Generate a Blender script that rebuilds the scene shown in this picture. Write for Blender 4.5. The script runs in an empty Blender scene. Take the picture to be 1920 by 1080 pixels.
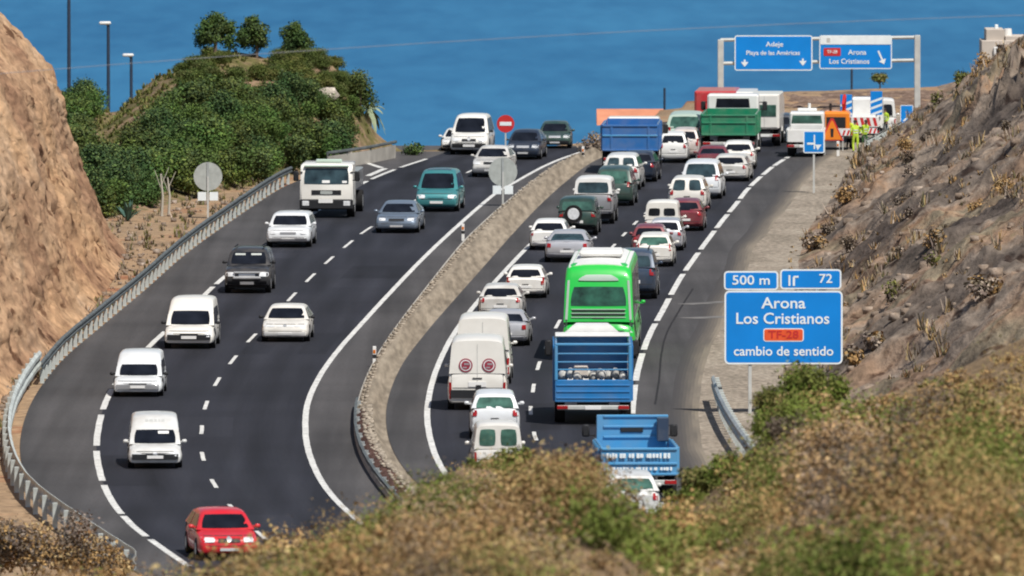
import bpy, bmesh, math, random
import numpy as np
from mathutils import Vector, Matrix, noise
from mathutils.bvhtree import BVHTree

random.seed(7); np.random.seed(7)
S = bpy.context.scene
COL = S.collection
# ------------------------------------------------------------------ camera
F = 24500.0                     # focal length in photo pixels (1920 wide): a long telephoto
CAMZ = 26.0                     # metres above the carriageway
TH = math.atan(1300.0 / F)      # looking about three degrees down
cam = bpy.data.cameras.new('camera'); co = bpy.data.objects.new('camera', cam); COL.objects.link(co)
cam.sensor_width = 36.0; cam.lens = F / 1920.0 * 36.0
cam.clip_start = 1.0; cam.clip_end = 90000.0
co.location = (0, 0, CAMZ); co.rotation_euler = (math.pi / 2 - TH, 0, 0)
cam.dof.use_dof = True; cam.dof.focus_distance = 470.0; cam.dof.aperture_fstop = 3.3
S.camera = co
# ------------------------------------------------------------------ light
SUN = Vector((0.30, -0.47, 0.83)).normalized()
w = bpy.data.worlds.new('World'); S.world = w; w.use_nodes = True
nt = w.node_tree
bg = nt.nodes['Background']; bg.inputs['Strength'].default_value = 0.078
sky = nt.nodes.new('ShaderNodeTexSky'); sky.sky_type = 'NISHITA'; sky.sun_disc = False
sky.sun_elevation = math.asin(SUN.z); sky.sun_rotation = math.atan2(SUN.x, SUN.y)
nt.links.new(sky.outputs[0], bg.inputs['Color'])
sl = bpy.data.lights.new('sun', 'SUN'); sl.energy = 5.0; sl.angle = math.radians(0.53); sl.color = (1.0, 0.95, 0.87)
so = bpy.data.objects.new('sun', sl); COL.objects.link(so)
so.rotation_euler = SUN.to_track_quat('Z', 'Y').to_euler(); so.location = (40, -40, 120)
S.view_settings.view_transform = 'Standard'; S.view_settings.look = 'None'
S.view_settings.gamma = 1.0; S.view_settings.use_curve_mapping = False
S.view_settings.exposure = 0.0
S.render.engine = 'CYCLES'
S.cycles.max_bounces = 5; S.cycles.filter_width = 2.0

# ------------------------------------------------------------------ measuring helpers
def ray(x, y):
    st, ct = math.sin(TH), math.cos(TH)
    u = 540.0 - y
    return Vector((x - 960.0, ct * F + st * u, -st * F + ct * u))
def ground(x, y, z=0.0):
    """the point at height z that the survey photo shows at (x, y)"""
    d = ray(x, y); t = (z - CAMZ) / d.z
    return Vector((d.x * t, d.y * t, z))
def at(x, y, Y):
    d = ray(x, y); t = Y / d.y
    return Vector((d.x * t, Y, CAMZ + d.z * t))
def catmull(pts, step):
    P = [Vector((p[0], p[1])) for p in pts]
    P = [P[0] * 2 - P[1]] + P + [P[-1] * 2 - P[-2]]
    out = []
    for i in range(1, len(P) - 2):
        n = max(2, int((P[i + 1] - P[i]).length / step))
        for k in range(n):
            t = k / n
            a, b, c, d = P[i - 1], P[i], P[i + 1], P[i + 2]
            out.append(0.5 * ((2 * b) + (c - a) * t + (2 * a - 5 * b + 4 * c - d) * t * t + (3 * b - a - 3 * c + d) * t ** 3))
    out.append(P[-2])
    return out
def wpath(pts, step=9.0):
    return [ground(p.x, p.y) for p in catmull(pts, step)]
def resample(path, ds):
    out = [path[0].copy()]; acc = 0.0
    for a, b in zip(path[:-1], path[1:]):
        L = (b - a).length
        while acc + L >= ds * len(out):
            t = (ds * len(out) - acc) / L
            out.append(a.lerp(b, t))
        acc += L
    return out
def xat(path, Y):
    """X of a path (running in depth) at depth Y"""
    p = sorted(path, key=lambda q: q.y)
    return float(np.interp(Y, [q.y for q in p], [q.x for q in p]))
def nz(x, y, z=0.0): return noise.noise(Vector((x, y, z)))
def fbm(x, y, z=0.0, o=4, l=2.1): return noise.fractal(Vector((x, y, z)), 0.9, l, o)

# ------------------------------------------------------------------ object helpers
class MB:
    def __init__(s): s.v = []; s.f = []; s.m = []
    def add(s, vs, fs, mi=0):
        o = len(s.v); s.v += [tuple(v) for v in vs]
        for f in fs: s.f.append(tuple(i + o for i in f)); s.m.append(mi)
        return s
    def box(s, c, d, ch=0.0, mi=0, rz=0.0, rx=0.0):
        c = Vector(c); hx, hy, hz = d[0] / 2, d[1] / 2, d[2] / 2
        R = Matrix.Rotation(rz, 3, 'Z') @ Matrix.Rotation(rx, 3, 'X')
        if ch <= 0:
            vs = [(x, y, z) for x in (-hx, hx) for y in (-hy, hy) for z in (-hz, hz)]
            fs = [(0, 1, 3, 2), (4, 6, 7, 5), (0, 4, 5, 1), (2, 3, 7, 6), (0, 2, 6, 4), (1, 5, 7, 3)]
        else:
            ch = min(ch, hx * .9, hy * .9, hz * .9)
            vs = []; idx = {}
            for sx in (-1, 1):
                for sy in (-1, 1):
                    for sz in (-1, 1):
                        for ax in range(3):
                            p = [sx * (hx - (0 if ax == 0 else ch)), sy * (hy - (0 if ax == 1 else ch)), sz * (hz - (0 if ax == 2 else ch))]
                            idx[(sx, sy, sz, ax)] = len(vs); vs.append(p)
            I = lambda *k: idx[k]
            fs = []
            for q in (-1, 1):
                fs.append([I(q, -1, -1, 0), I(q, 1, -1, 0), I(q, 1, 1, 0), I(q, -1, 1, 0)][::q])
                fs.append([I(-1, q, -1, 1), I(-1, q, 1, 1), I(1, q, 1, 1), I(1, q, -1, 1)][::q])
                fs.append([I(-1, -1, q, 2), I(1, -1, q, 2), I(1, 1, q, 2), I(-1, 1, q, 2)][::q])
            for a in (-1, 1):
                for b in (-1, 1):
                    fs.append((I(a, b, -1, 0), I(a, b, 1, 0), I(a, b, 1, 1), I(a, b, -1, 1))[::a * b])
                    fs.append((I(a, -1, b, 0), I(a, -1, b, 2), I(a, 1, b, 2), I(a, 1, b, 0))[::a * b])
                    fs.append((I(-1, a, b, 1), I(1, a, b, 1), I(1, a, b, 2), I(-1, a, b, 2))[::-a * b] if False else (I(-1, a, b, 1), I(1, a, b, 1), I(1, a, b, 2), I(-1, a, b, 2)))
                    for e in (-1, 1):
                        fs.append((I(a, b, e, 0), I(a, b, e, 1), I(a, b, e, 2)))
        return s.add([c + R @ Vector(v) for v in vs], fs, mi)
    def cyl(s, p0, p1, r0, r1=None, n=10, mi=0, caps=True):
        p0, p1 = Vector(p0), Vector(p1); r1 = r0 if r1 is None else r1
        ax = (p1 - p0).normalized(); u = ax.orthogonal().normalized(); v = ax.cross(u)
        vs = []
        for p, r in ((p0, r0), (p1, r1)):
            for k in range(n):
                a = 2 * math.pi * k / n
                vs.append(p + (u * math.cos(a) + v * math.sin(a)) * r)
        fs = [(k, (k + 1) % n, n + (k + 1) % n, n + k) for k in range(n)]
        if caps: fs += [tuple(range(n))[::-1], tuple(range(n, 2 * n))]
        return s.add(vs, fs, mi)
    def tube(s, pts, rad, n=6, mi=0):
        for a, b, i in zip(pts[:-1], pts[1:], range(len(pts))):
            s.cyl(a, b, rad[i], rad[i + 1], n, mi)
        return s
    def rings(s, R, closed=True, cap=True, mi=0):
        n = len(R[0]); vs = [p for r in R for p in r]; fs = []
        for i in range(len(R) - 1):
            for k in range(n if closed else n - 1):
                k2 = (k + 1) % n
                fs.append((i * n + k, i * n + k2, (i + 1) * n + k2, (i + 1) * n + k))
        if cap and closed:
            fs.append(tuple(range(n))[::-1]); fs.append(tuple(range((len(R) - 1) * n, len(R) * n)))
        return s.add(vs, fs, mi)
    def mesh(s, name, mats, smooth=None):
        me = bpy.data.meshes.new(name); me.from_pydata(s.v, [], s.f)
        for m in (mats if isinstance(mats, (list, tuple)) else [mats]): me.materials.append(m)
        if any(s.m): me.polygons.foreach_set('material_index', s.m)
        bm = bmesh.new(); bm.from_mesh(me); bmesh.ops.recalc_face_normals(bm, faces=bm.faces); bm.to_mesh(me); bm.free()
        if smooth is not None:
            me.polygons.foreach_set('use_smooth', [True] * len(me.polygons))
            me.set_sharp_from_angle(angle=math.radians(smooth))
        me.update(); return me
    def build(s, name, mats, parent=None, smooth=None):
        return link(name, s.mesh(name, mats, smooth), parent)
def link(name, me, parent=None, loc=None):
    o = bpy.data.objects.new(name, me); COL.objects.link(o)
    if parent: o.parent = parent
    if loc is not None: o.location = loc
    return o
def empty(name, label, cat, loc, rz=0.0, group=None):
    o = bpy.data.objects.new(name, None); COL.objects.link(o); o.empty_display_size = 0.3
    o.location = loc; o.rotation_euler = (0, 0, rz); tag(o, label, cat, group); return o
def tag(o, label, cat, group=None):
    o['label'] = label; o['category'] = cat
    if group: o['group'] = group
    return o
def fast(name, V, Q, mat, colors=None, smooth=False):
    """mesh from arrays of verts and quads, optional colour per face"""
    me = bpy.data.meshes.new(name); V = np.asarray(V, np.float32); Q = np.asarray(Q, np.int32)
    me.vertices.add(len(V)); me.vertices.foreach_set('co', V.ravel())
    k = Q.shape[1]
    me.loops.add(Q.size); me.loops.foreach_set('vertex_index', Q.ravel())
    me.polygons.add(len(Q)); me.polygons.foreach_set('loop_start', np.arange(0, Q.size, k, dtype=np.int32))
    me.materials.append(mat)
    if colors is not None:
        a = me.color_attributes.new('tint', 'FLOAT_COLOR', 'CORNER')
        c = np.ones((len(Q), k, 4), np.float32); c[:, :, :3] = np.asarray(colors, np.float32)[:, None, :]
        a.data.foreach_set('color', c.ravel())
    me.update(calc_edges=True); me.validate()
    if smooth: me.polygons.foreach_set('use_smooth', [True] * len(me.polygons))
    return me

# ------------------------------------------------------------------ materials
def newmat(name):
    m = bpy.data.materials.new(name); m.use_nodes = True
    return m, m.node_tree, m.node_tree.nodes['Principled BSDF']
def plain(name, c, rough=.6, spec=.3, metal=0.0, coat=0.0, var=.10, scale=3.0, bump=0.0):
    m, t, p = newmat(name)
    p.inputs['Roughness'].default_value = rough; p.inputs['Specular IOR Level'].default_value = spec
    p.inputs['Metallic'].default_value = metal; p.inputs['Coat Weight'].default_value = coat
    p.inputs['Coat Roughness'].default_value = .12
    n = t.nodes.new('ShaderNodeTexNoise'); n.inputs['Scale'].default_value = scale; n.inputs['Detail'].default_value = 5
    tc = t.nodes.new('ShaderNodeTexCoord'); t.links.new(tc.outputs['Object'], n.inputs['Vector'])
    r = t.nodes.new('ShaderNodeValToRGB')
    r.color_ramp.elements[0].position = .3; r.color_ramp.elements[1].position = .7
    r.color_ramp.elements[0].color = [x * (1 - var) for x in c] + [1]
    r.color_ramp.elements[1].color = [min(1, x * (1 + var)) for x in c] + [1]
    t.links.new(n.outputs['Fac'], r.inputs['Fac']); t.links.new(r.outputs['Color'], p.inputs['Base Color'])
    if bump:
        b = t.nodes.new('ShaderNodeBump'); b.inputs['Strength'].default_value = bump; b.inputs['Distance'].default_value = .05
        t.links.new(n.outputs['Fac'], b.inputs['Height']); t.links.new(b.outputs['Normal'], p.inputs['Normal'])
    return m
def earth(name, stops, scale=.5, stretch=(1, 1, 1), rough=.95, bump=.5, fine=6.0, band=None, pits=0.0):
    """ground or rock: a colour ramp over broad noise, broken by a finer one"""
    m, t, p = newmat(name); L = t.links.new
    p.inputs['Roughness'].default_value = rough; p.inputs['Specular IOR Level'].default_value = .1
    g = t.nodes.new('ShaderNodeNewGeometry'); mp = t.nodes.new('ShaderNodeMapping'); mp.inputs['Scale'].default_value = stretch
    L(g.outputs['Position'], mp.inputs['Vector'])
    n1 = t.nodes.new('ShaderNodeTexNoise'); n1.inputs['Scale'].default_value = scale; n1.inputs['Detail'].default_value = 9; n1.inputs['Roughness'].default_value = .68
    n2 = t.nodes.new('ShaderNodeTexNoise'); n2.inputs['Scale'].default_value = fine; n2.inputs['Detail'].default_value = 6
    L(mp.outputs[0], n1.inputs['Vector']); L(mp.outputs[0], n2.inputs['Vector'])
    r = t.nodes.new('ShaderNodeValToRGB'); e = r.color_ramp.elements
    while len(e) < len(stops): e.new(.5)
    for q, (pos, c) in zip(e, stops): q.position = pos; q.color = (*c, 1)
    L(n1.outputs['Fac'], r.inputs['Fac'])
    mr = t.nodes.new('ShaderNodeMapRange'); mr.inputs['From Min'].default_value = .3; mr.inputs['From Max'].default_value = .7
    mr.inputs['To Min'].default_value = .62; mr.inputs['To Max'].default_value = 1.25
    L(n2.outputs['Fac'], mr.inputs['Value'])
    mx = t.nodes.new('ShaderNodeMix'); mx.data_type = 'RGBA'; mx.blend_type = 'MULTIPLY'; mx.inputs['Factor'].default_value = 1
    L(r.outputs['Color'], mx.inputs['A']); L(mr.outputs[0], mx.inputs['B'])
    cur = mx.outputs['Result']
    if band:                       # beds of darker and redder rock
        mb_ = t.nodes.new('ShaderNodeMapping'); mb_.inputs['Scale'].default_value = band[0]
        nb = t.nodes.new('ShaderNodeTexNoise'); nb.inputs['Scale'].default_value = 1; nb.inputs['Detail'].default_value = 4; nb.inputs['Distortion'].default_value = .4
        L(g.outputs['Position'], mb_.inputs['Vector']); L(mb_.outputs[0], nb.inputs['Vector'])
        rb_ = t.nodes.new('ShaderNodeValToRGB'); eb = rb_.color_ramp.elements
        while len(eb) < len(band[1]): eb.new(.5)
        for q, (pos, c) in zip(eb, band[1]): q.position = pos; q.color = (*c, 1)
        L(nb.outputs['Fac'], rb_.inputs['Fac'])
        m2 = t.nodes.new('ShaderNodeMix'); m2.data_type = 'RGBA'; m2.blend_type = 'MULTIPLY'; m2.inputs['Factor'].default_value = 1
        L(cur, m2.inputs['A']); L(rb_.outputs['Color'], m2.inputs['B']); cur = m2.outputs['Result']
    if pits:                       # dark spots for pits, their shade put into the colour
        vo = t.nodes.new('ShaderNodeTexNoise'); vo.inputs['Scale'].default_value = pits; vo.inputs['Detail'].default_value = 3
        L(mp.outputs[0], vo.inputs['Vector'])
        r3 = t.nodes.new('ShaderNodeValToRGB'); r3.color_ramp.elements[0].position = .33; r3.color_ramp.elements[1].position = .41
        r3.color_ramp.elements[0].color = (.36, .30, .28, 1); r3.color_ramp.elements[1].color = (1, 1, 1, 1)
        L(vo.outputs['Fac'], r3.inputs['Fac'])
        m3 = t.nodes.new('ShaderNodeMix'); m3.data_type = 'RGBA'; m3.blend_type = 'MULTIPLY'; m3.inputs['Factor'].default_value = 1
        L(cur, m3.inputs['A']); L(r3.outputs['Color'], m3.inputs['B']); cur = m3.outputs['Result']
    L(cur, p.inputs['Base Color'])
    b = t.nodes.new('ShaderNodeBump'); b.inputs['Strength'].default_value = bump; b.inputs['Distance'].default_value = .15
    L(n2.outputs['Fac'], b.inputs['Height']); L(b.outputs['Normal'], p.inputs['Normal'])
    return m
def asphalt(name, c, light=1.25, worn=False):
    m, t, p = newmat(name); L = t.links.new
    p.inputs['Roughness'].default_value = .85; p.inputs['Specular IOR Level'].default_value = .25
    g = t.nodes.new('ShaderNodeNewGeometry')
    mp = t.nodes.new('ShaderNodeMapping'); mp.inputs['Scale'].default_value = (1.0, .022, 1)
    L(g.outputs['Position'], mp.inputs['Vector'])
    n1 = t.nodes.new('ShaderNodeTexNoise'); n1.inputs['Scale'].default_value = 1.0; n1.inputs['Detail'].default_value = 6
    n2 = t.nodes.new('ShaderNodeTexNoise'); n2.inputs['Scale'].default_value = 9.0; n2.inputs['Detail'].default_value = 4
    n3 = t.nodes.new('ShaderNodeTexNoise'); n3.inputs['Scale'].default_value = .09; n3.inputs['Detail'].default_value = 5
    L(mp.outputs[0], n1.inputs['Vector']); L(g.outputs['Position'], n2.inputs['Vector']); L(g.outputs['Position'], n3.inputs['Vector'])
    r = t.nodes.new('ShaderNodeValToRGB')
    r.color_ramp.elements[0].position = .36; r.color_ramp.elements[1].position = .66
    r.color_ramp.elements[0].color = [x * .74 for x in c] + [1]; r.color_ramp.elements[1].color = [x * light for x in c] + [1]
    L(n1.outputs['Fac'], r.inputs['Fac'])
    cur = r.outputs['Color']
    for n, lo, hi in ((n2, .8, 1.2), (n3, .8, 1.25)):
        mr = t.nodes.new('ShaderNodeMapRange'); mr.inputs['From Min'].default_value = .3; mr.inputs['From Max'].default_value = .7
        mr.inputs['To Min'].default_value = lo; mr.inputs['To Max'].default_value = hi
        L(n.outputs['Fac'], mr.inputs['Value'])
        mx = t.nodes.new('ShaderNodeMix'); mx.data_type = 'RGBA'; mx.blend_type = 'MULTIPLY'; mx.inputs['Factor'].default_value = 1
        L(cur, mx.inputs['A']); L(mr.outputs[0], mx.inputs['B']); cur = mx.outputs['Result']
    if worn:                       # wheel tracks, oil drip line and patches carried by the sheet itself
        a = t.nodes.new('ShaderNodeVertexColor'); a.layer_name = 'tint'
        mx = t.nodes.new('ShaderNodeMix'); mx.data_type = 'RGBA'; mx.blend_type = 'MULTIPLY'; mx.inputs['Factor'].default_value = 1
        L(cur, mx.inputs['A']); L(a.outputs['Color'], mx.inputs['B']); cur = mx.outputs['Result']
    L(cur, p.inputs['Base Color'])
    return m
def tinted(name, rough=.75):
    m, t, p = newmat(name); a = t.nodes.new('ShaderNodeVertexColor'); a.layer_name = 'tint'
    t.links.new(a.outputs['Color'], p.inputs['Base Color'])
    p.inputs['Roughness'].default_value = rough; p.inputs['Specular IOR Level'].default_value = .15
    return m
def paint(name, c, metal=0.0, dirt=.10):
    """car paint: clear coat over colour, a film of road dust in patches"""
    m, t, p = newmat(name); L = t.links.new
    p.inputs['Roughness'].default_value = .38; p.inputs['Metallic'].default_value = metal
    p.inputs['Coat Weight'].default_value = .5; p.inputs['Coat Roughness'].default_value = .08
    tc = t.nodes.new('ShaderNodeTexCoord'); n = t.nodes.new('ShaderNodeTexNoise'); n.inputs['Scale'].default_value = 2.2; n.inputs['Detail'].default_value = 6
    L(tc.outputs['Object'], n.inputs['Vector'])
    mr = t.nodes.new('ShaderNodeMapRange'); mr.inputs['From Min'].default_value = .35; mr.inputs['From Max'].default_value = .75
    mr.inputs['To Min'].default_value = 0; mr.inputs['To Max'].default_value = dirt * 2
    L(n.outputs['Fac'], mr.inputs['Value'])
    mx = t.nodes.new('ShaderNodeMix'); mx.data_type = 'RGBA'
    mx.inputs['A'].default_value = (*c, 1); mx.inputs['B'].default_value = (.33, .28, .22, 1)
    L(mr.outputs[0], mx.inputs['Factor']); L(mx.outputs['Result'], p.inputs['Base Color'])
    return m

M = {}
M['lane'] = asphalt('lane_asphalt', (.0205, .0215, .029), 1.2, True)
M['shoulder'] = asphalt('shoulder_asphalt', (.066, .063, .064), 1.2)
M['line'] = plain('road_paint', (.60, .60, .58), .7, .2, var=.32, scale=3.5)
M['dirt'] = earth('verge_dirt', [(.25, (.14, .10, .07)), (.42, (.30, .21, .135)), (.53, (.36, .25, .155)), (.64, (.30, .135, .075)), (.78, (.40, .32, .23))], .16, bump=.6, fine=2.6)
M['gravel'] = earth('pale_gravel', [(.3, (.19, .165, .13)), (.5, (.30, .255, .205)), (.7, (.37, .325, .265))], .5, (1, .35, 1), bump=.4, fine=5)
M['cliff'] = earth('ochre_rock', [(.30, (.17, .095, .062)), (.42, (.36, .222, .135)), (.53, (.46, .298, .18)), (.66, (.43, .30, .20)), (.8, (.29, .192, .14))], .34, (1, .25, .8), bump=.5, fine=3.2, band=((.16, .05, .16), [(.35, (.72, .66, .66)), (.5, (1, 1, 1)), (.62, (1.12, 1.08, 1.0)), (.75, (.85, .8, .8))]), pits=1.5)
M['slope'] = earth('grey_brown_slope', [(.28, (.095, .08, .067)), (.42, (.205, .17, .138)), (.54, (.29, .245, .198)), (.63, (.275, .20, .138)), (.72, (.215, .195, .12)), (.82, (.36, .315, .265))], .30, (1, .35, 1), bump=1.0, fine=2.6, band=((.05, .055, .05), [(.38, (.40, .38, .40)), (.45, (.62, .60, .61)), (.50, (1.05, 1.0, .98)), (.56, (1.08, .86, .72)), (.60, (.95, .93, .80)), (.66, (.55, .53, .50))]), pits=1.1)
M['fore'] = earth('dry_soil', [(.3, (.12, .085, .05)), (.5, (.23, .16, .095)), (.7, (.30, .21, .125))], .8, bump=.6, fine=5)
M['hill'] = earth('hill_soil', [(.3, (.07, .075, .03)), (.45, (.14, .125, .05)), (.6, (.30, .20, .135)), (.75, (.16, .14, .06))], .35, bump=.5, fine=3)
M['bank'] = earth('median_earth', [(.3, (.225, .185, .14)), (.5, (.265, .222, .17)), (.7, (.305, .258, .20))], .5, (1, .08, 1), bump=.12, fine=4)
M['soil'] = earth('median_red_soil', [(.3, (.06, .035, .03)), (.6, (.15, .085, .07))], 1.2, bump=.5, fine=7)
M['stone'] = earth('pale_stone', [(.3, (.30, .26, .21)), (.7, (.56, .50, .43))], 2.0, bump=.3, fine=9)
M['rock'] = earth('slope_rock', [(.3, (.14, .11, .09)), (.5, (.27, .21, .165)), (.7, (.42, .36, .31))], 1.1, bump=.4, fine=5)
M['leaf'] = tinted('leaves'); M['twig'] = plain('twig_bark', (.16, .12, .09), .9, .1)
M['palebark'] = plain('pale_bark', (.45, .42, .36), .9, .1)
M['galv'] = plain('galvanised_steel', (.40, .43, .43), .5, .4, .35, var=.25, scale=2)
M['railpale'] = plain('weathered_rail', (.46, .50, .49), .75, .25, var=.25, scale=2.2)
M['raildark'] = plain('dull_rail', (.10, .115, .12), .7, .3, var=.3, scale=1.5)
M['conc'] = plain('concrete', (.42, .40, .36), .9, .15, var=.2, scale=.9, bump=.3)
M['polegrey'] = plain('pole_grey', (.52, .53, .51), .55, .35, .1)
M['poledark'] = plain('pole_dark', (.03, .045, .075), .6, .3)
M['signblue'] = plain('sign_blue', (.004, .225, .68), .35, .4, var=.08, scale=.8)
M['signwhite'] = plain('sign_white', (.78, .84, .86), .4, .4, var=.06)
M['signred'] = plain('sign_red', (.55, .03, .03), .45, .4)
M['signorange'] = plain('sign_orange', (.75, .10, .03), .45, .4)
M['signback'] = plain('sign_back', (.44, .47, .45), .55, .3, .2, var=.14, scale=4)
M['glass'] = plain('dark_glass', (.010, .012, .018), .10, .22, var=.5, scale=1.5)
M['glassgreen'] = plain('green_glass', (.05, .12, .095), .10, .5, var=.6, scale=2.5)
M['glassblue'] = plain('blue_glass', (.03, .055, .065), .08, .6, var=.6, scale=2)
M['rubber'] = plain('rubber', (.017, .017, .018), .85, .2)
M['black'] = plain('black_plastic', (.02, .021, .024), .6, .3)
M['rim'] = plain('rim_alloy', (.42, .43, .44), .4, .5, .5)
M['chrome'] = plain('light_metal', (.62, .63, .64), .3, .6, .5)
M['lamp'] = plain('lamp_glass', (.70, .72, .74), .15, .7, var=.15, scale=9)
M['taillamp'] = plain('tail_lamp_red', (.33, .012, .014), .2, .6, var=.2, scale=8)
M['amber'] = plain('amber_lamp', (.62, .17, .01), .25, .5)
M['plate'] = plain('number_plate_white', (.80, .80, .79), .4, .4, var=.05)
M['hivis'] = plain('hi_vis_yellow', (.48, .66, .06), .8, .2, var=.12, scale=8)
M['navy'] = plain('navy_trousers', (.03, .045, .06), .85, .2)
M['greenwork'] = plain('green_trousers', (.05, .12, .045), .85, .2)
M['skin'] = plain('skin', (.36, .20, .13), .6, .3)
M['hair'] = plain('dark_hair', (.025, .018, .013), .7, .3)
M['terracotta'] = plain('terracotta', (.60, .25, .15), .85, .1, var=.16, scale=.8)
M['plaster'] = plain('plaster', (.55, .49, .43), .9, .1, var=.16, scale=.5, bump=.2)
M['white'] = plain('white_enamel', (.78, .78, .76), .4, .4, var=.06)
M['cargo'] = plain('pale_sacks', (.50, .49, .46), .8, .1, var=.3, scale=4)
M['logored'] = plain('logo_red', (.30, .035, .06), .5, .3)
M['logogrey'] = plain('logo_grey', (.34, .30, .33), .5, .3)
PW = paint('white_paint', (.80, .80, .78)); PW2 = paint('cream_paint', (.80, .785, .735), dirt=.08); PW3 = paint('cool_white_paint', (.72, .75, .77))
PG = lambda n, c, mt=0.0: paint(n, c, mt)
M['oldline'] = plain('worn_paint', (.17, .165, .16), .8, .1, var=.35, scale=1.2)
M['rubbermark'] = plain('tyre_mark', (.030, .029, .031), .85, .1, var=.3)
M['seam'] = plain('panel_gap', (.06, .06, .065), .8, .1)
WV = [paint('white_paint_variant', c, dirt=d) for c, d in (((.80, .80, .78), .06), ((.70, .71, .70), .22), ((.78, .76, .71), .14), ((.74, .77, .80), .10), ((.66, .66, .64), .28), ((.82, .81, .77), .12))]
# ================================================================== THE SETTING
def struct(o, kind='structure'): o['kind'] = kind; return o
# ---- road lines as surveyed (photo pixels on the carriageway plane -> metres)
PIX = dict(
 rail=[(566,336),(520,357),(440,410),(350,475),(270,545),(190,612),(120,672),(72,732),(45,790),(38,850),(55,910),(95,960),(170,1015),(260,1075),(370,1140)],
 l_left=[(905,262),(800,298),(735,320),(665,352),(570,412),(480,474),(405,533),(345,592),(293,637),(235,698),(203,743),(184,805),(183,865),(203,928),(240,977),(285,1014),(345,1056),(430,1110),(540,1180)],
 l_mid=[(985,272),(900,312),(820,352),(755,390),(685,433),(652,459),(616,489),(582,521),(547,557),(510,597),(472,634),(437,675),(407,716),(386,760),(378,806),(380,856),(401,907),(437,954),(490,1004),(560,1062),(660,1130)],
 l_right=[(1150,268),(1075,290),(1020,312),(960,345),(930,362),(870,413),(800,478),(740,540),(680,605),(630,662),(596,712),(576,760),(573,815),(583,860),(603,903),(630,938),(662,968),(720,1020),(800,1085)],
 med_l=[(1170,268),(1082,296),(1012,333),(957,375),(905,420),(860,465),(800,540),(745,612),(705,672),(678,730),(664,785),(668,835),(690,885),(730,938),(790,1000),(870,1070)],
 med_r=[(1200,272),(1118,300),(1062,340),(1010,387),(960,440),(905,502),(850,564),(800,622),(755,682),(730,740),(724,790),(735,840),(765,887),(820,945),(880,1000),(960,1070)],
 r_left=[(1500,215),(1330,255),(1250,285),(1190,310),(1140,337),(1090,372),(1040,417),(990,463),(945,510),(905,555),(866,604),(835,655),(811,715),(801,772),(806,820),(822,866),(850,908),(900,965),(980,1040)],
 r_mid=[(1520,245),(1400,278),(1330,312),(1270,352),(1215,396),(1170,440),(1130,485),(1095,530),(1062,580),(1030,638),(1010,685),(1000,728),(995,770),(1003,818),(1028,872),(1070,935),(1130,1010)],
 r_right=[(1640,225),(1520,274),(1462,304),(1428,330),(1400,357),(1380,383),(1356,412),(1330,446),(1300,487),(1272,528),(1245,578),(1217,630),(1197,690),(1187,750),(1186,800),(1196,855),(1220,910),(1262,975),(1330,1050)],
 r_edge=[(1672,205),(1640,240),(1575,288),(1539,314),(1487,384),(1446,435),(1420,469),(1408,505),(1383,560),(1355,620),(1333,680),(1320,735),(1318,790),(1332,850),(1365,920),(1420,1000)],
 toe=[(1790,200),(1730,222),(1675,250),(1630,275),(1600,306),(1568,362),(1540,402),(1518,432),(1500,487),(1494,530),(1486,580),(1478,640),(1472,700),(1478,780),(1500,860)],
)
W = {k: wpath(v) for k, v in PIX.items()}
def strip(name, A, B, z, mat, n=260, cols=1, kind='structure', parent=None, y0=None, y1=None):
    ya = max(min(p.y for p in A), min(p.y for p in B)); yb = min(max(p.y for p in A), max(p.y for p in B))
    ya = ya if y0 is None else y0; yb = yb if y1 is None else y1
    mb = MB(); vs = []
    for i in range(n + 1):
        Y = ya + (yb - ya) * i / n
        a, b = xat(A, Y), xat(B, Y)
        for k in range(cols + 1): vs.append((a + (b - a) * k / cols, Y, z))
    fs = [(i * (cols + 1) + k, i * (cols + 1) + k + 1, (i + 1) * (cols + 1) + k + 1, (i + 1) * (cols + 1) + k) for i in range(n) for k in range(cols)]
    mb.add(vs, fs); o = mb.build(name, mat, parent)
    if kind and not parent: o['kind'] = kind
    return o
# ---- ground: one sheet that falls away to the shore past the crest of the road
far_edge = [(-140, 585), (-30, 596), (-14, 604), (-8, 610), (-4, 611), (2.9, 619), (4.6, 640), (9.5, 676), (14, 685), (22, 692), (30, 700), (60, 706), (140, 712)]
def far_y(x): return float(np.interp(x, [p[0] for p in far_edge], [p[1] for p in far_edge]))
SEA = -90.0
def gz(x, y):
    d = y - far_y(x)
    if d <= 0: base = -0.03
    else: base = -0.03 - .10 * d - min(d, 40) ** 2 * .012 - max(0, d - 40) * .85
    out = max(0, abs(x) - 45)
    return max(base, SEA - 2) + (fbm(x * .12, y * .05) * .25 * min(1, out / 10 + max(0, d) / 10))
xs = list(np.arange(-140, -30, 6)) + list(np.arange(-30, 36, 1.5)) + list(np.arange(36, 141, 6)); ys = list(np.arange(120, 560, 10)) + list(np.arange(560, 720, 2)) + list(np.arange(720, 980, 8))
V = [(x, y, gz(x, y)) for y in ys for x in xs]; n = len(xs)
Q = [(j * n + i, j * n + i + 1, (j + 1) * n + i + 1, (j + 1) * n + i) for j in range(len(ys) - 1) for i in range(n - 1)]
struct(link('ground', fast('ground', V, Q, M['dirt'], smooth=True)))
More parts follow.
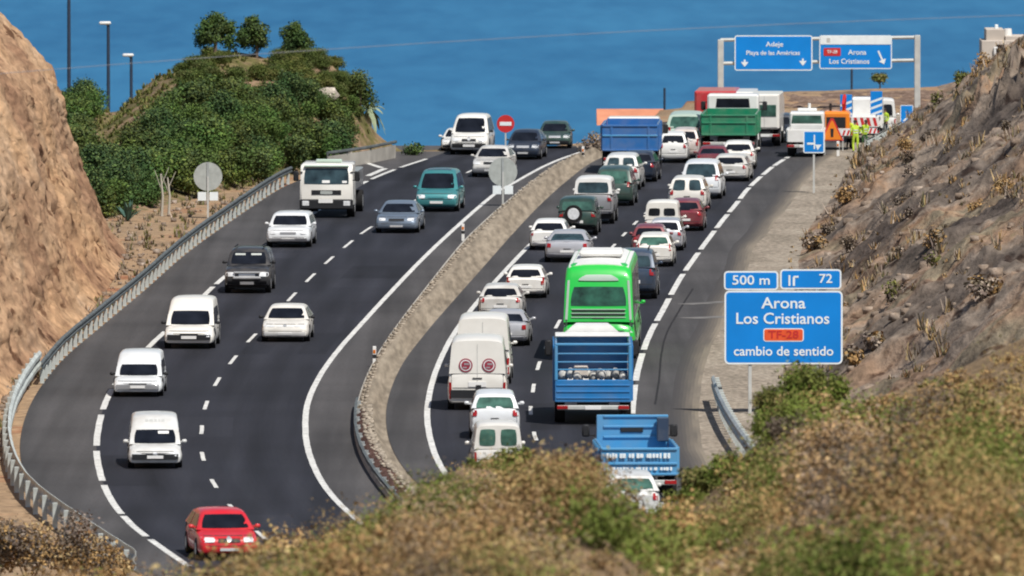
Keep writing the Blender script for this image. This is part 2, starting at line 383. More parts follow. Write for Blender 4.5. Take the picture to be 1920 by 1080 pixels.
# ---- sea
m, t, p = newmat('sea_water'); L = t.links.new
p.inputs['Roughness'].default_value = .55; p.inputs['Specular IOR Level'].default_value = .12
g = t.nodes.new('ShaderNodeNewGeometry')
def seanoise(sc, detail):
    mp = t.nodes.new('ShaderNodeMapping'); mp.inputs['Scale'].default_value = sc
    nn = t.nodes.new('ShaderNodeTexNoise'); nn.inputs['Scale'].default_value = 1; nn.inputs['Detail'].default_value = detail; nn.inputs['Roughness'].default_value = .6
    L(g.outputs['Position'], mp.inputs['Vector']); L(mp.outputs[0], nn.inputs['Vector']); return nn
n1 = seanoise((.09, .012, 1), 7); n2 = seanoise((.008, .0016, 1), 4)
ad = t.nodes.new('ShaderNodeMath'); ad.operation = 'ADD'; L(n1.outputs['Fac'], ad.inputs[0]); L(n2.outputs['Fac'], ad.inputs[1])
r = t.nodes.new('ShaderNodeValToRGB'); r.color_ramp.elements[0].position = .80; r.color_ramp.elements[1].position = 1.0
r.color_ramp.elements[0].position = .38; r.color_ramp.elements[1].position = .62
hv = t.nodes.new('ShaderNodeMath'); hv.operation = 'MULTIPLY'; hv.inputs[1].default_value = .5; L(ad.outputs[0], hv.inputs[0])
r.color_ramp.elements[0].color = (.018, .114, .248, 1); r.color_ramp.elements[1].color = (.033, .165, .320, 1)
L(hv.outputs[0], r.inputs['Fac']); L(r.outputs['Color'], p.inputs['Base Color'])
b = t.nodes.new('ShaderNodeBump'); b.inputs['Strength'].default_value = .35; b.inputs['Distance'].default_value = 1.2
L(n1.outputs['Fac'], b.inputs['Height']); L(b.outputs['Normal'], p.inputs['Normal'])
mb = MB(); yy = [-400, 600, 1200, 2500, 5000, 10000, 25000, 70000]
vs = [(sx * 30000, y, SEA) for y in yy for sx in (-1, 1)]
mb.add(vs, [(2 * i, 2 * i + 1, 2 * i + 3, 2 * i + 2) for i in range(len(yy) - 1)])
struct(mb.build('sea', m))
# ---- carriageways
road = strip('road', W['rail'], W['med_l'], 0.0, M['shoulder'], y0=335, y1=617)
strip('road', W['med_r'], W['r_edge'], 0.0, M['shoulder'], y0=335, y1=645)
roadA = road; roadB = bpy.data.objects['road.001']
def lane_sheet(A, B, y0, y1, parent, seed):
    K = 40; ys_ = np.arange(y0, y1, .8); V = []; Q = []; C = []
    rq = random.Random(seed); pat = [(rq.uniform(y0, y1), rq.uniform(4, 14), rq.choice((0, 20, 8, 26)), rq.choice((6, 10, 18)), rq.choice((.72, .8, 1.28, 1.18))) for _ in range(12)]
    for y in ys_:
        a, b = xat(A, y), xat(B, y)
        for k in range(K + 1): V.append((a + (b - a) * k / K, y, .004))
    for j in range(len(ys_) - 1):
        for k in range(K):
            i = j * (K + 1) + k; Q.append((i, i + 1, i + K + 2, i + K + 1))
            u = ((k + .5) / K * 2) % 1.0               # across one lane
            g_ = 1 + .20 * (math.exp(-((u - .27) / .09) ** 2) + math.exp(-((u - .73) / .09) ** 2)) - .30 * math.exp(-((u - .5) / .10) ** 2) * (.6 + .5 * nz(k * .0 + seed, ys_[j] * .05))
            g_ *= 1 + .10 * fbm(k * .25 + seed, ys_[j] * .05, 2, 4)
            for py0, ln, k0, kw, gg in pat:
                if py0 < ys_[j] < py0 + ln and k0 <= k < k0 + kw: g_ *= gg
            C.append((g_, g_, g_ * (1.0 if g_ < 1.1 else .98)))
    link('lane_surface', fast('lane_surface', V, Q, M['lane'], C), parent)
lane_sheet(W['l_left'], W['l_right'], 336, 616, roadA, 3); lane_sheet(W['r_left'], W['r_right'], 336, 644, roadB, 8)
RJ = [Vector((q.x - .15 - .10 * fbm(q.y * .07, 2.2, 0, 3), q.y, 0)) for q in [Vector((xat(W['r_edge'], y), y, 0)) for y in np.arange(340, 656, .6)]]
strip('gravel_verge', RJ, W['toe'], .005, M['gravel'], n=520, cols=4, y0=341, y1=655)
def dust_film(name, path, wd, ca, cb, y0, y1, z=.0045, K=8):
    # dust swept onto the asphalt along an earth edge: thins out across its width
    V = []; Q = []; C = []; ys_ = np.arange(y0, y1, .9)
    for j, y in enumerate(ys_):
        x0 = xat(path, y)
        for k in range(K + 1): V.append((x0 - wd * (1 - k / K), y, z))
    for j in range(len(ys_) - 1):
        for k in range(K):
            a_ = j * (K + 1) + k; Q.append((a_, a_ + 1, a_ + K + 2, a_ + K + 1))
            t_ = (k + .5) / K; t_ = min(1, max(0, t_ * t_ * (1 + .5 * fbm(k * .5, ys_[j] * .12, 4, 4)))); C.append([ca[q] * (1 - t_) + cb[q] * t_ for q in range(3)])
    o = link(name, fast(name, V, Q, tinted(name, .92), C)); o['kind'] = 'structure'
dust_film('verge_dust', RJ, .9, (.064, .061, .062), (.24, .205, .16), 345, 650)
dust_film('median_dust', [Vector((q.x + 1.0, q.y, 0)) for q in W['med_r']], -1.0, (.26, .21, .155), (.064, .061, .062), 345, 612) if False else None
def ribbon(path, ya, yb, wd, z=.009, step=1.2, mb=None):
    mb = mb or MB(); k = max(1, int(abs(yb - ya) / step)); vs = []
    for i in range(k + 1):
        Y = ya + (yb - ya) * i / k; x = xat(path, Y)
        j = nz(Y * .8, 3.3) * .012
        vs += [(x - wd / 2 + j, Y, z), (x + wd / 2 + j, Y, z)]
    mb.add(vs, [(2 * i, 2 * i + 1, 2 * i + 3, 2 * i + 2) for i in range(k)]); return mb
ribbon(W['l_right'], 345, 616, .19).build('edge_line', M['line'], roadA)
ribbon(W['r_left'], 345, 644, .19).build('edge_line', M['line'], roadB)
def yof(path_px, y): return ground(960, y).y
# dashed lines: each dash a piece of the road
def dash(path, ylo, yhi, wd, name, parent): ribbon(path, ground(0, yhi).y, ground(0, ylo).y, wd).build(name, M['line'], parent)
mids = [1004, 954, 907, 856, 806, 760, 716, 675, 634, 597, 557, 521, 489, 459, 433]
for y in mids: dash(W['l_mid'], y - 8, y + 8 if y > 500 else y + 6, .125, 'lane_dash', roadA)
Y = ground(0, 433).y
for k in range(1, 9): ribbon(W['l_mid'], Y + 9.2 * k - 1.6, Y + 9.2 * k + 1.6, .125).build('lane_dash', M['line'], roadA)
for a, b in [(1012, 1062), (968, 1006), (910, 978 - 14), (846, 902), (778, 836), (730, 768), (695, 722), (655, 688), (622, 652), (590, 614), (562, 582), (538, 556), (517, 533), (490, 508), (462, 480), (436, 452), (412, 426), (388, 402), (364, 380), (340, 358), (318, 336), (298, 314)]:
    dash(W['l_left'], a, b, .20, 'edge_dash', roadA)
for y in (910, 866, 818, 770, 728, 686, 646, 608, 573, 540, 508): dash(W['r_mid'], y - 8, y + 8, .125, 'lane_dash', roadB)
Y = ground(0, 508).y
for k in range(1, 12): ribbon(W['r_mid'], Y + 9.6 * k - 1.6, Y + 9.6 * k + 1.6, .125).build('lane_dash', M['line'], roadB)
for a, b in [(962, 1010), (905, 955), (850, 897), (790, 842), (722, 776), (663, 714), (607, 656), (560, 602), (514, 553), (474, 508), (433, 468), (402, 428), (377, 398), (352, 373), (331, 349), (313, 328), (299, 311), (286, 297)]:
    dash(W['r_right'], a, b, .215, 'edge_dash', roadB)
# transverse bars on the hard shoulder and the nose of the slip road
def bar(p, q, wd, name, parent, mk='line'):
    A, B = ground(*p), ground(*q); d = (B - A); nrm = Vector((-d.y, d.x, 0)).normalized() * wd / 2
    MB().add([A - nrm + Vector((0, 0, .0085)), B - nrm + Vector((0, 0, .0085)), B + nrm + Vector((0, 0, .0085)), A + nrm + Vector((0, 0, .0085))], [(0, 1, 2, 3)]).build(name, M[mk], parent)
bar((1283, 571), (1362, 566), .8, 'shoulder_bar', roadB, 'oldline'); bar((1286, 597), (1362, 594), 1.0, 'shoulder_bar', roadB, 'oldline')
TM = wpath([(1300, 540), (1272, 585), (1250, 625), (1240, 665), (1236, 710), (1228, 760)])
ribbon(TM, min(q.y for q in TM) + .5, max(q.y for q in TM) - .5, .07, .006).build('tyre_mark', M['rubbermark'], roadB)
bar((676, 302), (716, 315), .28, 'nose_line', roadA); bar((722, 316), (690, 330), .28, 'nose_line', roadA)
# ---- median bank
A, B = W['med_l'], W['med_r']; mb = MB(); vs = []; K = 9; N = 420
prof = [(0, 0), (.03, .13), (.07, .13), (.14, .20), (.26, .32), (.42, .36), (.6, .28), (.76, .09), (.86, .01), (1, -.02)]
def medpt(Y, f, lift=0):
    a, b = xat(A, Y), xat(B, Y); h = float(np.interp(f, [q[0] for q in prof], [q[1] for q in prof]))
    return Vector((a + (b - a) * f, Y, h + lift))
for i in range(N + 1):
    Y = 345 + (628 - 345) * i / N
    for f, h in prof:
        q = medpt(Y, f); q.z += fbm(q.x * 2, Y * .3) * .025 * (1 if .1 < f < .95 else 0); vs.append(q)
mb.add(vs, [(i * 10 + k, i * 10 + k + 1, (i + 1) * 10 + k + 1, (i + 1) * 10 + k) for i in range(N) for k in range(9)], 0)
mb.m = [1 if (q % 9) < 2 else (2 if (q % 9) in (2, 3, 4) and 345 + 283 * (q // 9) / N < 412 else 0) for q in range(len(mb.f))]
struct(mb.build('median_strip', [M['bank'], M['conc'], M['soil']], smooth=50))
def stone_verts(c, r, rnd, sq=.7):
    """a low-poly stone: a jittered octahedron cut square"""
    vs = []
    for sx in (-1, 1):
        for sy in (-1, 1):
            for sz in (-1, 1):
                k = r * rnd.uniform(.55, 1)
                vs.append((c[0] + sx * k, c[1] + sy * k, c[2] + sz * k * sq))
    return vs
SF = [(0, 1, 3, 2), (4, 6, 7, 5), (0, 4, 5, 1), (2, 3, 7, 6), (0, 2, 6, 4), (1, 5, 7, 3)]
rnd = random.Random(3); V = []; Q = []
def addst(c, r, sq=.7):
    o = len(V); V.extend(stone_verts(c, r, rnd, sq)); Q.extend(tuple(i + o for i in f) for f in SF)
Y = 347
while Y < 600:
    for f, r in ((.20, .07), (.34, .07)) if Y > 412 else ((.30, .06), (.40, .075), (.46, .085), (.52, .06)):
        p_ = medpt(Y + rnd.uniform(-.4, .4), f + rnd.uniform(-.02, .02), .02)
        if rnd.random() < .9: addst(p_, r * rnd.uniform(.7, 1.4))
    Y += 1.5 if Y > 412 else .9
o = struct(link('median_stones', fast('median_stones', V, Q, earth('dusty_stone', [(.3, (.27, .23, .18)), (.7, (.46, .40, .33))], 2.0, bump=.3, fine=9))), 'stuff')
# ---- hillside on the right: a cutting that climbs from the verge
TOE = W['toe']
def slope_h(x, y):
    d = x - xat_toe(y)
    if d <= 0: return -.02
    h = .65 * d if d < 14 else .65 * 14 + .5 * (d - 14)
    k = min(1, d / 2.0)
    big = fbm(x * .17, y * .035, 1.7, 5)
    rid = abs(fbm(x * .45 + 5, y * .11, 8.1, 4))
    led = math.sin(y * .21 + fbm(x * .2, y * .05) * 3) * .18
    h += k * (big * .75 + led - rid * .6 + fbm(x * 1.3, y * .45, 3, 4) * .22 + abs(fbm(x * 3.1, y * 1.0, 13, 3)) * .08)
    # a craggy outcrop high on the slope and a gully beside it
    q = math.exp(-((y - 556 + d * 2.0) / 7) ** 2 - ((d - 8.6) / 2.6) ** 2)
    h += q * (.4 + 2.4 * abs(fbm(x * 1.2, y * .4, 2, 4)))
    return max(h, -.01 + .05 * d)
_ty = [q.y for q in sorted(TOE, key=lambda q: q.y)]; _tx = [q.x for q in sorted(TOE, key=lambda q: q.y)]
def xat_toe(y): return float(np.interp(y, _ty, _tx))
ys = list(np.arange(345, 392, 2.0)) + list(np.arange(392, 700, .8)); ds = list(np.arange(-.6, 14, .22)) + list(np.arange(14, 60, 1.5)); V = []
fade = lambda y: min(1.0, max(0.0, (y - 347) / 58)) if y < 668 else max(0.0, 1 - (y - 668) / 34)
for y in ys:
    x0 = xat_toe(y)
    for d in ds:
        h = slope_h(x0 + d, y) * fade(y) - (.1 if y < 352 else 0); base = gz(x0 + d, y)
        V.append((x0 + d, y, h if y < 668 else max(h + base * (1 - fade(y)) - .02, base - .05)))
n = len(ds); Q = [(j * n + i, j * n + i + 1, (j + 1) * n + i + 1, (j + 1) * n + i) for j in range(len(ys) - 1) for i in range(n - 1)]
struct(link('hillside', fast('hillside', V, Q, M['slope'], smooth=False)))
V = []; Q = []; rnd = random.Random(9)
for k in range(900):
    y = rnd.uniform(410, 640); d = rnd.uniform(.1, 1) ** 1.6 * 15 - .3
    x = xat_toe(y) + d
    if fbm(x * .4, y * .1, 5) < -.05: continue
    r = rnd.choice((.04, .05, .07, .09, .12, .2)) * rnd.uniform(.7, 1.4)
    addst((x, y, max(0, slope_h(x, y)) + r * .25), r, .8)
for k in range(70):                     # crag high on the cutting and a pile of broken rock at its toe
    if k < 34: y = 548 + rnd.uniform(-9, 9); d = 8.2 - (y - 552) * .12 + rnd.uniform(-1.1, 1.1); r = rnd.uniform(.14, .42)
    else: y = 566 + rnd.uniform(-10, 10); d = rnd.uniform(.2, 2.2); r = rnd.uniform(.08, .24)
    x = xat_toe(y) + d; addst((x, y, max(0, slope_h(x, y)) + r * .2), r, 1.0)
struct(link('hillside_rocks', fast('hillside_rocks', V, Q, M['rock'])), 'stuff')
# ---- red-brown embankment behind the road works
xs = np.arange(12.2, 26, .35); ys = np.arange(648, 690, 1.5); V = []
for y in ys:
    for x in xs:
        k = min(1, max(0, (y - 649) / 14)) * min(1, max(0, (690 - y) / 10)) * min(1, (x - 12.2) / 2.5)
        V.append((x, y, gz(x, y) - .05 + k * (-.01 + .008 * (x - 13) + .45 * fbm(x * .5, y * .15, 5) * .22 + .2 * abs(fbm(x * 2.2, y * .3, 1)))))
n = len(xs); Q = [(j * n + i, j * n + i + 1, (j + 1) * n + i + 1, (j + 1) * n + i) for j in range(len(ys) - 1) for i in range(n - 1)]
struct(link('embankment', fast('embankment', V, Q, earth('red_brown_earth', [(.3, (.09, .06, .045)), (.45, (.18, .12, .09)), (.58, (.26, .185, .14)), (.7, (.20, .105, .075))], .6, (1, .4, 1), bump=.7, fine=4))))
# ---- ochre rock cutting on the left
toe_px = [(-40, 770), (0, 722), (45, 690), (90, 650), (125, 610), (155, 570), (185, 530), (206, 492), (214, 474), (206, 455)]
CT = sorted([ground(*q) for q in toe_px], key=lambda q: q.y); cy = [q.y for q in CT]; cx = [q.x for q in CT]
HH = [0, .5, 1.2, 2.2, 3.3, 4.3, 5.3, 6.2, 7.2, 8.2, 9.2, 10.2, 11.2, 12.0, 12.4, 12.5, 12.6]
XO = [.5, .15, -.12, -.5, -.95, -1.3, -1.6, -1.95, -2.5, -3.2, -4.0, -4.8, -5.6, -6.6, -9, -16, -34]
V = []; us = np.arange(0, 1.0001, 1 / 270); hs = np.arange(0, 16.001, .09)
for u in us:
    y = cy[0] - 66 + (cy[-1] - cy[0] + 66) * u; rmp = min(1, max(0, (y - cy[0] + 66) / 46)); rmp = rmp * rmp * (3 - 2 * rmp)
    x0 = float(np.interp(y, cy, cx))
    for h_ in hs:
        i = h_; hz = float(np.interp(i, range(17), HH)); xo = float(np.interp(i, range(17), XO))
        k = min(1, i / 2) * (1 if i < 14 else .4)
        a = fbm(y * .09, hz * .35, 4, 5); c = abs(fbm(y * .22, hz * .6, 11, 4)); e = fbm(y * .6, hz * 1.6, 2, 3)
        k *= rmp; hz *= rmp
        V.append((x0 + xo + k * (a * .34 - c * .16 - .22 + e * .04 + fbm(y * 1.6, hz * 2.2, 7, 4) * .06 - (1 - min(1, abs(fbm(y * .35, hz * 1.0, 33, 4)) * 5)) * .11), y + k * fbm(y * .1, hz * .8, 21, 3) * .6, hz * (1.0 if u < .985 else 1.0) + k * e * .15))
n = len(hs); nu = len(us)
# far end: close the cutting with a returning rounded nose
for j, (dy, dx) in enumerate([(1.4, -.35), (3.2, -1.3), (5, -3.2), (6.4, -6.5), (7, -12)]):
    for i in range(n):
        v = V[(nu - 1) * n + i]; hz = v[2]
        V.append((v[0] + dx + fbm(hz * .7, j * .9, 31, 3) * .5, v[1] + dy + fbm(hz * .8, j, 17, 3) * .8, v[2] * (1 - .02 * j)))
Q = [(j * n + i, j * n + i + 1, (j + 1) * n + i + 1, (j + 1) * n + i) for j in range(nu + 4) for i in range(n - 1)]
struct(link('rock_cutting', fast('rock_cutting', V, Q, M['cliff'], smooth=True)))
# rubble at the foot of the cutting and along the verge
V = []; Q = []; rnd = random.Random(21)
for k in range(1100):
    y = rnd.uniform(392, 600); xr = xat(W['rail'], y); xl = float(np.interp(y, cy, cx)) if y < cy[-1] else xr - 9
    f = rnd.random() ** .8; x = xr - .5 - f * max(.6, (xr - .5 - xl))
    r = rnd.choice((.03, .03, .04, .05, .07, .12)) * rnd.uniform(.7, 1.4)
    addst((x, y, r * .2), r, .8)
struct(link('verge_rubble', fast('verge_rubble', V, Q, M['rock'])), 'stuff')
# ---- wooded hill behind the left verge
hy = [(-34, 2.2), (-22, 2.2), (-20.5, 1.9), (-18.5, 1.7), (-18, 2.2), (-16.5, 3.5), (-15.3, 4.0), (-13.4, 4.5), (-11.5, 4.3), (-9.9, 4.4), (-8.4, 4.0), (-7.4, 2.5), (-6.6, .9), (-5.2, 0), (-3, 0)]
foot = sorted([(ground(a, b).x, ground(a, b).y) for a, b in [(120, 430), (190, 410), (300, 387), (400, 362), (480, 345), (560, 322), (640, 298), (720, 284)]])
def hill_h(x, y):
    top = float(np.interp(x, [q[0] for q in hy], [q[1] for q in hy])); f0 = float(np.interp(x, [q[0] for q in foot], [q[1] for q in foot])); rr = 612
    if y < f0: return -.1
    if y < rr:
        s = (y - f0) / (rr - f0); s = s * s * (3 - 2 * s) * .5 + s * .5
        return top * s + fbm(x * .4, y * .12, 6) * .35 * min(1, (y - f0) / 4)
    return top - (y - rr) * .16 - max(0, y - rr) ** 2 * .004
xs = np.arange(-34, -3, .4); ys = np.arange(535, 690, 1.2)
V = [(x, y, max(hill_h(x, y), -12)) for y in ys for x in xs]; n = len(xs)
Q = [(j * n + i, j * n + i + 1, (j + 1) * n + i + 1, (j + 1) * n + i) for j in range(len(ys) - 1) for i in range(n - 1)]
struct(link('hill', fast('hill', V, Q, M['hill'], smooth=True)))
# ---- near slope in front of the camera
sil = [(-200, 1110), (0, 1105), (230, 1110), (300, 1180), (400, 1190), (490, 1134), (640, 1050), (760, 975), (850, 918), (900, 880), (1000, 868), (1080, 885), (1115, 945), (1180, 972), (1235, 962), (1280, 945), (1330, 900), (1400, 865), (1440, 800), (1500, 762), (1560, 768), (1640, 745), (1700, 722), (1800, 682), (1920, 632), (2200, 530)]
RY = 292.0
sx_ = [at(a, b, RY).x for a, b in sil]; sz_ = [at(a, b, RY).z for a, b in sil]
def fore_h(x, y):
    r = float(np.interp(x, sx_, sz_))
    if y <= RY:
        f = (RY - y) / (RY - 180); h = r + (11.0 - r) * f if f < 1 else 11.0 - (f - 1) * 1.5
    else: h = r - (y - RY) * (.10 + .010 * (y - RY))
    return h + fbm(x * .35, y * .09, 12) * (.10 + .4 * min(1, abs(y - RY) / 30)) + nz(x * .42, y * .075, 5) * 1.0 * min(1, max(0, (RY - 6 - y)) / 18)
xs = np.arange(-30, 32, .5); ys = np.arange(150, 360, 1.5)
V = [(x, y, max(-1.5, fore_h(x, y))) for y in ys for x in xs]; n = len(xs)
Q = [(j * n + i, j * n + i + 1, (j + 1) * n + i + 1, (j + 1) * n + i) for j in range(len(ys) - 1) for i in range(n - 1)]
struct(link('near_slope', fast('near_slope', V, Q, M['fore'], smooth=True)))

# ================================================================== VEGETATION
def leafcloud(rs, n, lobes, size, cols, up=.3, squash=1.0):
    """leaf-sized faces spread through the volume of a few lobes; returns V, Q, colours"""
    L_ = np.array(lobes)                                  # x,y,z,r
    w_ = L_[:, 3] ** 2; idx = rs.choice(len(L_), n, p=w_ / w_.sum())
    d = rs.normal(size=(n, 3)); d /= np.linalg.norm(d, axis=1)[:, None]
    rad = (rs.random(n) ** .42)[:, None] * L_[idx, 3:4] * (1 + .18 * rs.normal(size=(n, 1)))
    c = L_[idx, :3] + d * rad * np.array([1, 1, squash])
    nrm = d * .8 + rs.normal(size=(n, 3)) * .7 + np.array([0, 0, up]); nrm /= np.linalg.norm(nrm, axis=1)[:, None]
    a = np.cross(nrm, rs.normal(size=(n, 3))); a /= np.linalg.norm(a, axis=1)[:, None]; b_ = np.cross(nrm, a)
    s = size * rs.uniform(.5, 1.35, (n, 1)); l = s * rs.uniform(.9, 2.0, (n, 1))
    V = np.stack([c - a * s - b_ * l * .3, c + a * s * .4 - b_ * l, c + a * s + b_ * l * .3, c - a * s * .4 + b_ * l], 1).reshape(-1, 3)
    Q = np.arange(4 * n).reshape(n, 4)
    cols = np.array(cols); cc = cols[(idx * 7 + rs.integers(0, 2, n)) % len(cols)] * rs.uniform(.65, 1.4, (n, 1))
    return V, Q, cc, c
def lobes_of(rs, R, H, k):
    out = []
    for i in range(k):
        a = rs.uniform(0, 2 * math.pi); q = rs.random() ** .6 * R * .62
        out.append((math.cos(a) * q, math.sin(a) * q, H * (.28 + .55 * rs.random()) * (1 - .25 * q / R), R * rs.uniform(.34, .58)))
    return out
GREEN = [(.056, .106, .032), (.074, .132, .036), (.098, .150, .038), (.064, .098, .040), (.115, .152, .044), (.050, .084, .030)]
OLIVE = [(.13, .14, .04), (.17, .165, .05), (.10, .125, .035), (.21, .175, .07), (.14, .155, .04)]
LIME = [(.115, .16, .025), (.09, .14, .022), (.15, .175, .04), (.13, .14, .035)]
DRY = [(.34, .215, .090), (.27, .165, .075), (.42, .31, .155), (.24, .135, .065), (.34, .185, .080), (.31, .245, .10)]
GREYDRY = [(.25, .205, .165), (.18, .14, .12), (.32, .26, .21), (.20, .165, .115)]
rs = np.random.default_rng(5)
# tree prototypes: crown mesh and trunk mesh, shared by the copies
protos = []
for k in range(7):
    lb = lobes_of(rs, 1.0, 1.9, 11 + k % 5)
    pal = GREEN if k < 5 else [(.07, .10, .026), (.10, .13, .032), (.05, .085, .022), (.13, .14, .05), (.085, .105, .03)]
    V, Q, cc, c = leafcloud(rs, 7000, lb, .034, pal)
    cc = cc * np.array([(1, 1, 1), (1.25, 1.1, .9), (.78, .86, .95), (1.1, 1.15, 1), (.95, .85, .8), (1, 1, 1), (1.1, 1, .9)][k])
    cm = fast('crown', V, Q, M['leaf'], cc)
    mb = MB(); bend = rs.uniform(-.12, .12, 2)
    top = Vector((bend[0], bend[1], 1.0))
    mb.tube([(0, 0, -.3), (bend[0] * .5, bend[1] * .4, .5), top], [.10, .075, .06], 7)
    for (x, y, z, r_) in lb[:6]: mb.cyl(top * rs.uniform(.55, 1), (x * .8, y * .8, z), .038, .012, 5)
    protos.append((cm, mb.mesh('trunk', M['twig'], 60)))
for k in range(2):                       # looser, wind-shaped crowns for the skyline trees
    lb = [(q[0] * 1.05, q[1] * 1.05, q[2] * 1.05 + .25, q[3] * .74) for q in lobes_of(rs, 1.0, 1.9, 15)]
    V, Q, cc, c = leafcloud(rs, 6500, lb, .036, GREEN)
    cm = fast('crown', V, Q, M['leaf'], cc * .8); mb = MB(); top = Vector((.1, 0, 1.15)); mb.tube([(0, 0, -.3), (.08, 0, .5), top], [.09, .07, .05], 7)
    for (x, y, z, r_) in lb[:9]: mb.cyl(top * rs.uniform(.5, 1), (x * .9, y * .9, z), .032, .010, 5)
    protos.append((cm, mb.mesh('trunk', M['twig'], 60)))
def tree(name, label, cat, loc, sc, proto, group=None, sz=None, rz=None):
    e = empty(name, label, cat, loc, rz if rz is not None else random.uniform(0, 6.28), group)
    e.scale = (sc, sc, sz or sc)
    link('crown', protos[proto][0], e); link('trunk', protos[proto][1], e)
    return e
rt = random.Random(12); placed = []
tries = 0
while len(placed) < 150 and tries < 6000:
    tries += 1
    x = rt.uniform(-21.5, -7.2); f0 = float(np.interp(x, [q[0] for q in foot], [q[1] for q in foot])); y = f0 + .8 + (614 - f0) * rt.random() ** 1.25
    q = (y - f0) / (612 - f0)
    if x > -7.9 and y < 607: continue
    if -13.2 < x < -11.2 and q > .78: continue             # dry grass crown of the hill
    up = q > .60 and x > -18.2
    sc = rt.uniform(.5, .85) if up else rt.uniform(1.0, 1.4) * (1.0 - .22 * q) * (.62 if x > -8 else 1)
    hz_ = hill_h(x, y) + sc * .8; k_ = F / y; ux = 960 + x * k_; uy = -760 + (CAMZ - hz_) * k_
    tt = min(1, max(0, ((ux - 195) * 105 - (uy - 235) * 100) / (105 ** 2 + 100 ** 2)))
    if math.hypot(ux - 195 - 105 * tt, uy - 235 + 100 * tt) < 26 + 26 * sc: continue      # bare earth flank
    if any((x - a) ** 2 + ((y - b) * .22) ** 2 < (.52 * max(sc, c)) ** 2 for a, b, c, u in placed): continue
    placed.append((x, y, sc, up))
for i, (x, y, sc, up) in enumerate(placed):
    if up: tree('low_bush', 'low olive green bush on the upper sunlit flank of the left hill', 'bush', (x, y, hill_h(x, y) - .1), sc, rt.choice((5, 6)), 'olive bushes on the upper part of the left hill', sc * rt.uniform(.55, .8))
    else: tree('bushy_tree', 'dense dark green bushy tree in the grove on the hill left of the carriageway', 'tree', (x, y, hill_h(x, y) - .15), sc, rt.randrange(5), 'bushy trees covering the left hill', sc * rt.uniform(.7, 1.0))
for (x, y, s_, pr, lab) in [(402, 122, 1.2, 7, 'leftmost dark tree standing on the skyline of the wooded hill'), (480, 114, 1.08, 8, 'tallest dark tree rising against the sea on top of the wooded hill'), (558, 112, .95, 7, 'small round dark tree standing alone at the right of the hilltop'), (676, 225, 1.05, 4, 'dark tree at the seaward end of the wooded hill behind the palm')]:
    P = at(x, y, 611); P.z = hill_h(P.x, 611) - .1
    tree('tree', lab, 'tree', P, s_, pr, None, s_ * (.92 if s_ > 1.06 else 1))
# two pale thin trunks in front of the grove and a blue-green agave at its foot
for x, hh, lab in ((303, 1.75, 'left of two pale bare tree stems in front of the dark grove'), (316, 1.6, 'right of two pale bare tree stems in front of the dark grove')):
    P = ground(x, 404); e = empty('bare_tree', lab, 'tree', P)
    mb = MB(); mb.tube([(0, 0, -.1), (.05, 0, .8), (-.04, 0, hh)], [.065, .05, .03], 6); mb.build('trunk', M['palebark'], e, 60)
    mb = MB(); mb.cyl((-.02, 0, hh * .7), (.3, .1, hh * 1.15), .02, .01, 5); mb.cyl((0, 0, hh * .6), (-.3, .1, hh * 1.1), .02, .01, 5); mb.build('branch', M['palebark'], e, 60)
P = ground(240, 414); e = empty('agave', 'blue green agave rosette at the foot of the dark grove', 'plant', P)
agm = plain('agave_leaf', (.07, .14, .11), .6, .3, var=.3)
for k in range(13):
    a = k * 2.4; tl = .35 + .45 * (k % 4) / 3; d = Vector((math.cos(a), math.sin(a), 0)); s_ = Vector((-d.y, d.x, 0)) * .09
    m0 = d * .35 * (1.3 - tl) + Vector((0, 0, .45 * tl + .15)); tp = d * .8 * (1.2 - tl) + Vector((0, 0, .85 * tl + .2))
    MB().add([-s_ * .6, s_ * .6, m0 + s_, m0 - s_, tp, m0 * .5 + Vector((0, 0, .1))], [(0, 1, 2, 3), (3, 2, 4)]).build('leaf', agm, e)
# hilltop dry grass, grass under trees
def tufts(name, pts, size, cols, n=26, hh=.5):
    Vs = []; Cs = []
    for (x, y, z, s_) in pts:
        k = n; a = rs.uniform(0, 6.283, k); ln = s_ * rs.uniform(.6, 1.3, k); w_ = size * rs.uniform(.6, 1.3, k); tilt = rs.uniform(.1, .8, k)
        b0 = np.stack([x + rs.normal(0, s_ * .25, k), y + rs.normal(0, s_ * .25, k), np.full(k, z - .03)], 1)
        side = np.stack([-np.sin(a), np.cos(a), np.zeros(k)], 1) * w_[:, None]
        tip = b0 + np.stack([np.cos(a) * tilt * ln, np.sin(a) * tilt * ln, ln * hh * 2], 1)
        Vs.append(np.stack([b0 - side, b0 + side, tip + side * .3, tip - side * .3], 1).reshape(-1, 3))
        Cs.append(np.array(cols)[rs.integers(0, len(cols), k)] * rs.uniform(.7, 1.3, (k, 1)) * rs.uniform(.75, 1.25))
    V = np.concatenate(Vs); Q = np.arange(len(V)).reshape(-1, 4)
    o = link(name, fast(name, V, Q, M['leaf'], np.concatenate(Cs))); o['kind'] = 'stuff'; return o
pts = []
for k in range(1800):
    x = rt.uniform(-20, -6.5); y = rt.uniform(560, 614); z = hill_h(x, y)
    if z > 0: pts.append((x, y, z, rt.uniform(.1, .24)))
tufts('hill_grass', pts, .04, OLIVE + [(.20, .17, .07), (.05, .09, .02)], 18)
pts = []
for k in range(3600):
    y = rt.uniform(405, 655); d = rt.random() ** .9 * 18 - .5; x = xat_toe(y) + d
    if fbm(x * .35, y * .09, 15) < .10: continue
    pts.append((x, y, max(0, slope_h(x, y)) * fade(y), rt.choice((.08, .12, .16, .25, .42)) * rt.uniform(.7, 1.3)))
tufts('hillside_dry_grass', pts, .035, GREYDRY + DRY[:3] + [(.12, .12, .06)], 16)
pts = []
for k in range(420):
    y = rt.uniform(395, 600); xr = xat(W['rail'], y); x = xr - .35 - rt.random() ** 1.5 * 5
    pts.append((x, y, 0, rt.uniform(.1, .28)))
